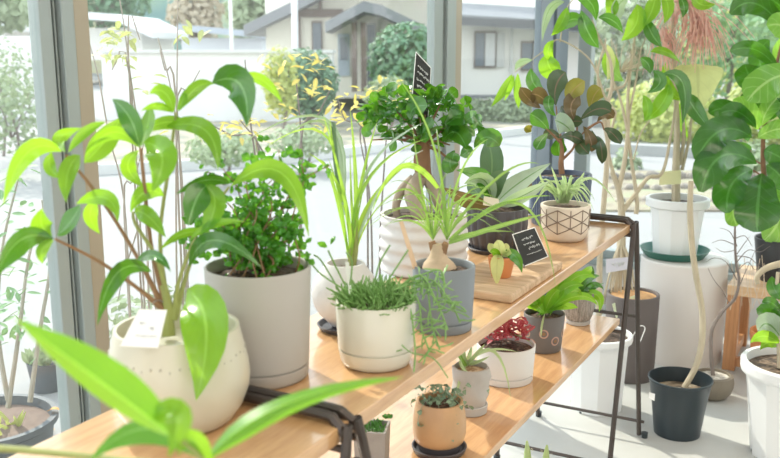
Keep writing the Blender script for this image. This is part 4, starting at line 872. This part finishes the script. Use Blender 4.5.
# ================================================================ outdoors
GZ=-.06
pave=plain('pale concrete pavement',(.315,.315,.31),.85,.05,2,bump=.2,bscale=15)
struct('ground',MB().box(-75,60,-20,90,GZ-.2,GZ),pave,smooth=False)
def gq(x,y): q=onz(x,y,GZ); return q
def obox(m,p0,p1,dep,z0,z1):
    p0=Vector((p0[0],p0[1],0)); p1=Vector((p1[0],p1[1],0)); n=Vector((-(p1-p0).y,(p1-p0).x,0)).normalized()
    if n.dot(Vector((p0.x,p0.y,0)))<0: n=-n
    q=[p0,p1,p1+n*dep,p0+n*dep]; vs=[Vector((a.x,a.y,z)) for z in (z0,z1) for a in q]
    return m.add(vs,[(3,2,1,0),(4,5,6,7),(0,1,5,4),(1,2,6,5),(2,3,7,6),(3,0,4,7)])
def zat(x,y,dist):   # height seen at column x, row y at a horizontal forward distance
    r=ray(x,y); fw=-r.x*sy+r.y*cy; return CH+r.z*dist/fw
def bush(name,label,cat,cen,size,n,mat,ls=.05,group=None,flat=0,trunk=None):
    m=MB()
    for i in range(n):
        v=Vector((R.gauss(0,1),R.gauss(0,1),R.gauss(0,1))).normalized()*(R.random()**.35)
        p=Vector((cen[0]+v.x*size[0],cen[1]+v.y*size[1],cen[2]+v.z*size[2])); h=(v+Vector((R.gauss(0,.5),R.gauss(0,.5),R.gauss(0,.5)+.4))).normalized()
        q=h.cross(Vector((R.gauss(0,1),R.gauss(0,1),R.gauss(0,1)))).normalized(); w=h.cross(q)*ls*.35; q=q*ls*.5
        m.add([p-q,p+w,p+q,p-w],[(0,1,2,3)],[(.5,0),(1,.5),(.5,1),(0,.5)])
    if trunk:
        t=thing(name,label,cat,Vector((cen[0],cen[1],GZ)),group); m.build('foliage',mat,t,smooth=False)
        tm=MB().tube([(cen[0],cen[1],GZ),(cen[0]+.1,cen[1],cen[2]*.5),(cen[0],cen[1],cen[2])],[trunk,trunk*.6],8,4)
        for k in range(5):
            a=k*1.3; tm.tube([(cen[0],cen[1],cen[2]*.55),(cen[0]+size[0]*.6*math.cos(a),cen[1]+size[1]*.6*math.sin(a),cen[2]+size[2]*.4)],[trunk*.45,trunk*.15],5,1)
        tm.build('trunk',greybark,t); return t
    o=m.build(name,mat,None,smooth=False); return tag(o,label,cat,group)
O_green=leafmat('garden green',(.22,.40,.20),(.35,.55,.2),None,.25,.6,nv=1,vs=0)
O_yel=leafmat('autumn yellow',(.75,.62,.16),(.9,.7,.15),None,.35,.6,nv=1,vs=0)
O_lime=leafmat('garden lime',(.42,.47,.17),(.6,.65,.2),None,.35,.6,nv=1,vs=0)
O_pale=leafmat('dusty green',(.30,.37,.23),(.4,.5,.28),None,.25,.6,nv=1,vs=0)
O_dk=leafmat('dark evergreen',(.13,.25,.15),(.2,.35,.15),None,.2,.6,nv=1,vs=0)  # dark green as the plants' own colour
# hill
def hill(name,a0_,a1_,dist,h0,mat,amp=2,kind='structure'):
    m=MB(); n=40; vs=[]
    for i in range(n+1):
        x=a0_+(a1_-a0_)*i/n
        for k,(dd,hh) in enumerate(((0,GZ),(2,.45),(6,.8),(12,1.0),(22,1.05))):
            hz=hh if k==0 else h0*hh+amp*noise.noise(Vector((i*.35,k*.7,2)))
            q=out(x,dist+dd+noise.noise(Vector((i*.5,k,5))),hz); vs.append(q)
    m.add(vs,[(i*5+k,(i+1)*5+k,(i+1)*5+k+1,i*5+k+1) for i in range(n) for k in range(4)])
    o=m.build(name,mat,None); o['kind']=kind; return o
def blotch(name,cols,scale):
    m,nt,o=newmat(name); b=N(nt,'ShaderNodeBsdfPrincipled',Roughness=.9); tc=N(nt,'ShaderNodeTexCoord'); no=N(nt,'ShaderNodeTexNoise',Scale=scale,Detail=5); lk(nt,tc.outputs['Object'],no.inputs['Vector'])
    r=N(nt,'ShaderNodeValToRGB'); cr=r.color_ramp; cr.elements[0].position=.35; cr.elements[1].position=.66; cr.elements[0].color=rgb(cols[0]); cr.elements[1].color=rgb(cols[-1])
    for i,c_ in enumerate(cols[1:-1]): e=cr.elements.new(.35+.31*(i+1)/(len(cols)-1)); e.color=rgb(c_)
    lk(nt,no.outputs['Fac'],r.inputs[0]); lk(nt,r.outputs[0],b.inputs['Base Color']); lk(nt,b.outputs[0],o.inputs[0]); return m
hill('wooded_hill',-500,1300,48,13,blotch('wooded hillside',[(.16,.28,.27),(.28,.38,.27),(.50,.47,.30),(.40,.48,.44)],.22),3)
# white garden wall across the street
stucco=plain('white stucco',(.80,.80,.79),.9,.03,3); wallcap=plain('wall coping',(.62,.63,.62),.8,.05)
gw=thing('garden_wall','long white stucco garden wall with grey coping across the street','garden wall',out(200,17,GZ))
m=MB(); obox(m,out(112,17.6),out(334,17),.2,GZ,zat(200,53,17)); m.build('wall_panel',stucco,gw,smooth=False)
m=MB(); obox(m,out(111,17.5),out(335,16.92),.32,zat(200,53,17),zat(200,50,17)); m.build('coping',wallcap,gw,smooth=False)
# pale wall behind left window
gw=thing('garden_wall','low pale wall seen through the leftmost window pane','garden wall',out(-30,18,GZ))
m=MB(); obox(m,out(-160,19),out(88,18.5),.2,GZ,zat(0,36,18.5)); m.build('wall_panel',stucco,gw,smooth=False)
# planted bed between street and houses
bedm=blotch('planted bed',[(.20,.22,.17),(.34,.31,.25),(.46,.40,.28)],1.5)
m=MB(); vs=[gq(60,176),gq(262,166),gq(400,149),gq(545,131),out(560,18),out(334,16.9),out(88,17.3)]
vs=[Vector((v.x,v.y,z)) for z in (GZ-.01,GZ+.05) for v in vs]; n=7
m.add(vs,[tuple(range(n))[::-1],tuple(range(n,2*n))]+[(i,(i+1)%n,n+(i+1)%n,n+i) for i in range(n)]); o=m.build('garden_bed',bedm,None,smooth=False); tag(o,None,None,None,'structure')
m=MB()
pts=[gq(60,177),gq(262,167),gq(400,150),gq(545,132)]
for a,b in zip(pts,pts[1:]): obox(m,a,b,.15,GZ-.01,GZ+.12)
struct('kerb',m,wallcap,smooth=False)
# houses
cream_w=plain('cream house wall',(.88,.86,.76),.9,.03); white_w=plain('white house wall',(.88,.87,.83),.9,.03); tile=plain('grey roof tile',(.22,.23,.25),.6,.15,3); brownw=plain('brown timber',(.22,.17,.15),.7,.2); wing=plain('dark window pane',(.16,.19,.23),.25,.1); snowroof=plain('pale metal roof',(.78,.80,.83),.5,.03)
def rect(h,name,x0,y0,x1,y1,dist,mat,th=.08,parent=None):
    """upright slab whose front shows between two columns and two rows at a distance"""
    m=MB(); obox(m,out(x0,dist),out(x1,dist),th,zat((x0+x1)/2,y1,dist),zat((x0+x1)/2,y0,dist)); return m.build(name,mat,parent or h,smooth=False)
def gable(h,name,pts,dist,dep,th,mat):
    """pitched roof: polyline of (column,row) swept back, with thickness"""
    m=MB(); vs=[]
    for (x,y) in pts:
        for dd in (0,dep):
            z=zat(x,y,dist); q=out(x,dist+dd,z); q=Vector((q.x,q.y,z)); 
            if dd: fwd=Vector((-sy,cy,0))*dep; q=Vector((vs[-2].x,vs[-2].y,z))+fwd
            vs+= [q,q-Vector((0,0,th))]
    n=len(pts); fs=[]
    for i in range(n-1):
        a,b=i*4,(i+1)*4; fs+= [(a,b,b+2,a+2),(a+1,a+3,b+3,b+1),(a,a+1,b+1,b),(a+2,b+2,b+3,a+3)]
    fs+= [(0,2,3,1),((n-1)*4,(n-1)*4+1,(n-1)*4+3,(n-1)*4+2)]
    return m.add(vs,fs).build(name,mat,h,smooth=False)
h=thing('house','cream gabled house with a timber entrance porch between the two window posts','house',out(360,20,GZ))
rect(h,'wall_panel',271,-25,432,98,20,cream_w,6); rect(h,'timber_band',300,9,345,17,19.9,brownw,.1); rect(h,'timber_post',322,-20,325,12,19.88,brownw,.1); rect(h,'downpipe',302,16,304.5,92,19.85,brownw,.08)
gable(h,'roof',[(250,25),(276,12),(300,0),(330,-16),(370,-34),(436,-24)],19.2,7,.22,tile)
gable(h,'porch_roof',[(328,22),(347,11),(365,1),(382,5),(408,18),(432,30)],18,2.2,.2,tile)
w_=rect(h,'window',315,21,325,55,19.93,brownw,.1); rect(h,'pane',316,23,324,53,19.9,wing,.02,w_)
dr=rect(h,'door',340,34,351,76,19.93,plain('pale blue door',(.42,.50,.56),.5),.1); rect(h,'pane',342,37,349,60,19.9,wing,.02,dr)
for x in (353,362): rect(h,'porch_post',x,22,x+5,92,18.6,brownw,.25)
rect(h,'porch_post',426,28,431,92,18.6,brownw,.25)
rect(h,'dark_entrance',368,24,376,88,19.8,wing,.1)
h=thing('house','white tiled-roof house with two dark framed windows seen right of the middle post','house',out(520,19,GZ))
rect(h,'wall_panel',452,-10,640,97,19,white_w,6); rect(h,'base_course',452,95,640,99,18.9,tile,.12); rect(h,'downpipe',506,22,508,95,18.85,wallcap,.08)
gable(h,'roof',[(450,16.5),(640,26)],18.2,.05,.16,tile)
m=MB(); q=[out(450,18.2),out(640,18.2)]; 
fwd=Vector((-sy,cy,0))*4; z0_=zat(440,14,18.2); z1_=zat(640,26,18.2)
A=Vector((q[0].x,q[0].y,z0_));B=Vector((q[1].x,q[1].y,z1_)); m.add([A,B,B+fwd+Vector((0,0,1.3)),A+fwd+Vector((0,0,1.3)),A-Vector((0,0,.2)),B-Vector((0,0,.2)),B+fwd+Vector((0,0,1.1)),A+fwd+Vector((0,0,1.1))],[(0,1,2,3),(7,6,5,4),(0,4,5,1),(1,5,6,2),(2,6,7,3),(3,7,4,0)]); m.build('roof_slope',tile,h,smooth=False)
for (a,b_,c_,d_) in ((471,31,492,68),(516,41,540,71)):
    w_=rect(h,'window',a,b_,c_,d_,18.93,brownw,.1); k=(c_-a-2)/2
    rect(h,'pane',a+1,b_+2,a+1+k*.9,d_-2,18.9,wing,.02,w_); rect(h,'pane',a+1+k,b_+2,c_-1,d_-2,18.88,plain('curtained pane',(.62,.63,.64),.5),.02,w_)
rect(h,'shutter',492.5,33,500,67,18.93,wallcap,.08)
h=thing('house','distant house with a broad pale roof left of the hillside','house',out(120,34,GZ))
rect(h,'wall_panel',70,28,152,60,34,white_w,5); gable(h,'roof',[(60,9),(128,14),(162,31)],33,6,.25,snowroof)
h=thing('house','distant pale-roofed house in the leftmost window pane','house',out(-20,34,GZ))
rect(h,'wall_panel',-80,26,22,60,34,white_w,5); gable(h,'roof',[(-90,22),(-30,10),(26,24)],33,6,.25,snowroof)
h=thing('house','long low blue-grey roofed building far behind the white garden wall','house',out(230,30,GZ))
rect(h,'wall_panel',190,38,268,60,30,plain('grey building wall',(.62,.65,.70),.9),3); gable(h,'roof',[(186,24),(228,28),(272,32)],29.5,3,.2,plain('blue grey roof',(.40,.45,.52),.6,.05))
# utility poles
pm=plain('pale pole',(.74,.76,.78),.6,.03)
for x,d_,r_,lab in ((299,18.2,.07,'white utility pole in front of the cream gabled house'),(238,24,.05,'thin pale utility pole behind the white garden wall')):
    q=out(x,d_); o=MB().lathe([(.0001,0),(r_,0),(r_*.85,7),(.0001,7)],16).build('utility_pole',pm,None,loc=Vector((q.x,q.y,GZ))); tag(o,lab,'pole')
# bushes
def ob(lab,x,y,dist,rx,rz,n,mat,ls,trunk=None,name='shrub',cat='shrub',ry=None,group=None):
    q=out(x,dist); q.z=zat(x,y,dist); return bush(name,lab,cat,q,(rx,ry or rx,rz),n,mat,ls,group,trunk=trunk)
ob('round clipped dark green shrub in front of the cream house',309,84,15.8,.62,.62,2600,O_dk,.10,.05,ry=.5)
ob('yellow-green shrub at the end of the white garden wall',284,82,14.4,.30,.58,900,O_lime,.09,.03)
ob('dark tree growing in the porch of the cream house',406,62,17,.75,.75,2200,O_dk,.13,.06,'tree','tree')
ob('olive shrub at the right of the house porch',388,97,14.6,.4,.36,900,O_pale,.1,.03)
ob('low hedge of grey-green plants under the white house wall',500,112,17.2,1.3,.28,2200,O_pale,.09,None,'hedge','hedge',ry=.4)
ob('pinkish autumn tree on the hillside above the white wall',205,12,41,1.3,1.6,900,leafmat('autumn pink',(.50,.44,.34),(.55,.48,.33),None,.3,.6,nv=1,vs=0),.35,.12,'tree','tree')
ob('green tree on the hillside left of the gabled roof',262,6,36,1.2,1.6,900,O_pale,.35,.12,'tree','tree')
ob('dark blue-green tree on the hillside above the pale roof',115,-8,44,2.6,1.8,1400,O_dk,.4,.15,'tree','tree')
ob('green tree at the top of the leftmost pane',5,2,28,1.6,1.0,900,O_pale,.35,.12,'tree','tree')
for (x,y,d_,rx,rz,n,lab) in ((225,148,9.5,.42,.2,700,'low grey-green plants in the bed behind the curly-leaved shrub'),(305,140,10.5,.42,.2,700,'low plants in the bed behind the palm seedling'),(20,110,10,.55,.5,900,'green shrub across the street in the leftmost pane'),(10,75,12,.6,.5,800,'loose shrub above the green one in the leftmost pane')):
    ob(lab,x,y,d_,rx,rz,n,O_pale,.07,.02)
# thin garden shrubs close to the glass
def shrub(label,base,stems,clus,mat,rad=.006,ls=.045,d=3.2,name='shrub',bm=greybark,ns=4):
    t=thing(name,label,'shrub',base); m=MB()
    for s in stems:
        Q=[P(x,y,d+(z[0] if z else 0)) for x,y,*z in s]; m.tube([Vector((Q[0].x,Q[0].y,GZ))]+Q,[rad,rad*.4],6,ns)
    m.build('stem',bm,t); fm=MB()
    for (x,y,sx,s_y,n) in clus:
        for i in range(n):
            p=P(R.gauss(x,sx),R.gauss(y,s_y),d+R.uniform(-.15,.15)); e=Vector((R.gauss(0,1),R.gauss(0,1),R.gauss(-.2,.6))).normalized()*ls; leaf(fm,p,p+e*.5+Vector((0,0,.004)),p+e,ls*.4,'ellip',nc=2,ns=4,nh=Vector((R.gauss(0,.4),R.gauss(0,.4),1)))
    fm.build('foliage',mat,t); return t
shrub('thin bare-stemmed shrub with a few yellow leaves just outside the left post',P(124,330,2.9),[[(131,330),(124,200),(110,140),(99,80),(90,45)],[(150,330),(146,220),(138,130),(131,80),(124,25),(118,-10)],[(131,85),(112,70)],[(128,50),(140,40)],[(178,320),(176,200),(177,80),(178,-10)],[(190,330),(182,180),(172,95),(158,38)],[(176,130),(190,90),(200,70)],[(177,110),(165,70),(160,50)],[(124,210),(134,180),(150,120)],[(150,230),(128,260),(118,300)]],[(122,38,8,8,20),(104,55,6,7,12),(112,62,8,6,8),(190,38,10,6,7),(150,85,10,5,6)],O_lime,.0042,.05,2.9,bm=plain('pale twig bark',(.36,.30,.25),.85,.2))
shrub('leafless twiggy shrub with orange-tinted leaves outside behind the grey pot',P(300,250,3.6),[[(290,260),(280,200),(262,150),(240,120)],[(300,260),(303,180),(300,120),(296,80)],[(280,260),(262,190),(250,120),(245,60)],[(300,150),(318,115),(330,90)],[(262,160),(230,135),(200,120)]],[(300,65,16,6,26),(318,88,14,5,14),(285,98,12,7,14),(215,128,22,5,20),(260,122,16,6,14),(330,120,16,8,14)],O_yel,.006,.05,3.6)
shrub('yellow-leaved shrub outside behind the bonsai canopy',P(380,240,3.6),[[(372,250),(368,180),(360,130),(376,92)],[(366,150),(345,120),(338,100)],[(380,250),(384,170),(388,120),(392,92)]],[(378,90,14,4,30),(355,108,12,8,22),(392,104,10,5,12),(340,125,8,6,8)],O_yel,.005,.05,3.7)
# big outdoor planter and contents
c=onz(-10,418,.18); c.z=GZ
t=thing('outdoor_planter','big black round planter with a young shrub outside the leftmost pane','planter',c)
rr=.215; Hh=.24
MB().lathe([(.0001,0),(rr*.75,0),(rr*.8,.01),(rr*.93,Hh-.03),(rr,Hh-.02),(rr,Hh),(rr-.02,Hh),(rr-.03,Hh-.04),(.0001,Hh-.042)],56,c=c).build('tub',plain('weathered black plastic',(.11,.125,.14),.6,.1),t)
soil(t,rr*.88,Hh-.03,plain('red brown soil',(.22,.16,.13),.95,.3,40)); D=proj(c)[2]
for s in ([(8,408),(18,340),(28,262),(38,225)],[(30,402),(40,330),(50,262),(42,200)],[(8,400),(-2,330),(2,250),(18,180)]): pix(t,s,D,[.009,.006,.003],plain('grey green bark',(.40,.36,.30),.85,.2),'stem')
m=MB()
for i in range(110):
    x=R.choice((R.uniform(-6,55),R.uniform(-5,30))); y=R.choice((R.gauss(325,16),R.gauss(270,22),R.gauss(200,25))); p=P(x,y,D+R.uniform(-.12,.12)); e=Vector((R.gauss(0,1),R.gauss(0,1),R.gauss(-.3,.5))).normalized()*.05; leaf(m,p,p+e*.5,p+e,.02,'ellip',nc=2,ns=5,nh=Vector((R.gauss(0,.4),R.gauss(0,.4),1)))
m.build('foliage',O_green,t)
m=MB()
for i in range(70):
    p=up(c,R.uniform(-.14,.10),R.uniform(-.15,.05),Hh-.03); e=Vector((R.gauss(0,.6),R.gauss(0,.6),1)).normalized()*R.uniform(.05,.09); leaf(m,p,p+e*.5,p+e,.012,'grass',nc=2,ns=5)
m.build('ground_cover',O_lime,t)
orl=leafmat('fallen leaf',(.72,.36,.10),(.8,.4,.1),(.5,.5,.1),.2,.6,nv=5)
for (x,y,z,lab) in ((46,403,Hh+GZ-.02,'orange fallen leaf on the soil of the black planter'),(49,430,GZ+.012,'orange and green fallen leaf on the white paving below the planter'),(55,411,Hh+GZ+.004,'brownish fallen leaf on the rim of the black planter')):
    q=onz(x,y,z); m=MB(); leaf(m,q-Vector((.02,.01,0)),q+Vector((0,0,.008)),q+Vector((.022,.012,0)),.034,'heart',nh=Vector((0,.1,1)),fold=.2); o=m.build('fallen_leaf',orl,None); tag(o,lab,'leaf')
c=onz(48,389,GZ); t=thing('outdoor_planter','small black nursery pot standing outside behind the big planter','planter',c)
MB().lathe([(.0001,0),(.06,0),(.08,.13),(.075,.13),(.07,.11),(.0001,.11)],32,c=c).build('tub',MATS['weathered black plastic'],t)
m=MB()
for i in range(26):
    p=up(c,R.uniform(-.05,.05),R.uniform(-.05,.05),.12); e=Vector((R.gauss(0,.6),R.gauss(0,.6),1)).normalized()*.08; leaf(m,p,p+e*.5,p+e,.03,'ellip',nc=2,ns=5)
m.build('foliage',O_pale,t)
m=MB()
cc=onz(108,372,GZ); bush('shrub','small grey-green plants on the pavement just outside the left post','shrub',(cc.x+.1,cc.y+.25,.12),(.3,.25,.2),400,O_pale,.05)
# garden beyond the far window
rub=speckle('garden rubble',(.17,.15,.13),(.42,.38,.33),9,c3=(.28,.25,.21),bump=.3)
m=MB(); obox(m,out(575,12.4),out(860,11.0),.25,GZ,zat(665,146,12)); o=m.build('concrete_wall',plain('grey concrete',(.36,.37,.36),.9,.1,3),None,smooth=False); tag(o,'weathered grey concrete wall beyond the far window','wall')
m=MB(); vs=[gq(606,172),gq(800,172),gq(800,212),gq(606,212)]; vs=[Vector((v.x,v.y,z)) for z in (GZ-.01,GZ+.02) for v in vs]
m.add(vs,[(3,2,1,0),(4,5,6,7)]+[(k,(k+1)%4,4+(k+1)%4,4+k) for k in range(4)]); o=m.build('garden_bed',blotch('rock bed soil',[(.20,.17,.13),(.32,.28,.20),(.30,.34,.2)],3),None,smooth=False); o['kind']='structure'
for i in range(42):
    x=612+(i//3)*13.5+(i%3)*4; y=(180,191,203)[i%3]+R.uniform(-1,1); q=onz(x,y,GZ); s=R.uniform(.058,.068)*(1.25,1.0,.85)[i%3]; m=MB(); m.ball((0,0,0),s,12,8,(1,R.uniform(.7,1),.8))
    m.v=[tuple(Vector(v)*(1+.18*noise.noise(Vector(v)*6+Vector((i,0,0))))) for v in m.v]
    o=m.build('garden_rock',rub,None,loc=Vector((q.x,q.y,GZ+s*.4))); tag(o,'rough brown-grey rock in the row of rocks edging the garden beyond the far window','rock','rocks edging the garden')
for (x,y,d_,rx,rz,n,mt,ls,lab,nm) in ((657,115,14.2,.88,.55,1800,O_lime,.12,'yellow-green shrub above the grey concrete wall','shrub'),(757,110,13.6,.6,.7,1300,O_lime,.12,'yellow-green shrub behind the fiddle leaf fig','shrub'),(622,60,16.3,.85,1.3,1500,O_pale,.18,'pale green tree behind the pale-trunked trees','tree'),(715,20,19,1.2,1.6,1700,O_green,.16,'green tree at the top between tassel and fig','tree'),(785,30,15.3,.9,1.4,1600,O_green,.16,'green tree behind the top of the fiddle leaf fig','tree'),(700,62,24,2.2,1.8,1500,O_lime,.2,'bright yellow-green tree in the distance behind the pink tassel','tree'),(748,165,10.3,.35,.3,600,O_pale,.09,'low grey-green bush in front of the grey wall','shrub'),(622,168,10.8,.2,.25,300,O_pale,.09,'small bush at the left end of the rocks','shrub')):
    ob(lab,x,y,d_,rx,rz,n,mt,ls,.05 if nm=='tree' else None,nm,nm)
sc.view_layers[0].update() if hasattr(sc.view_layers[0],'update') else None
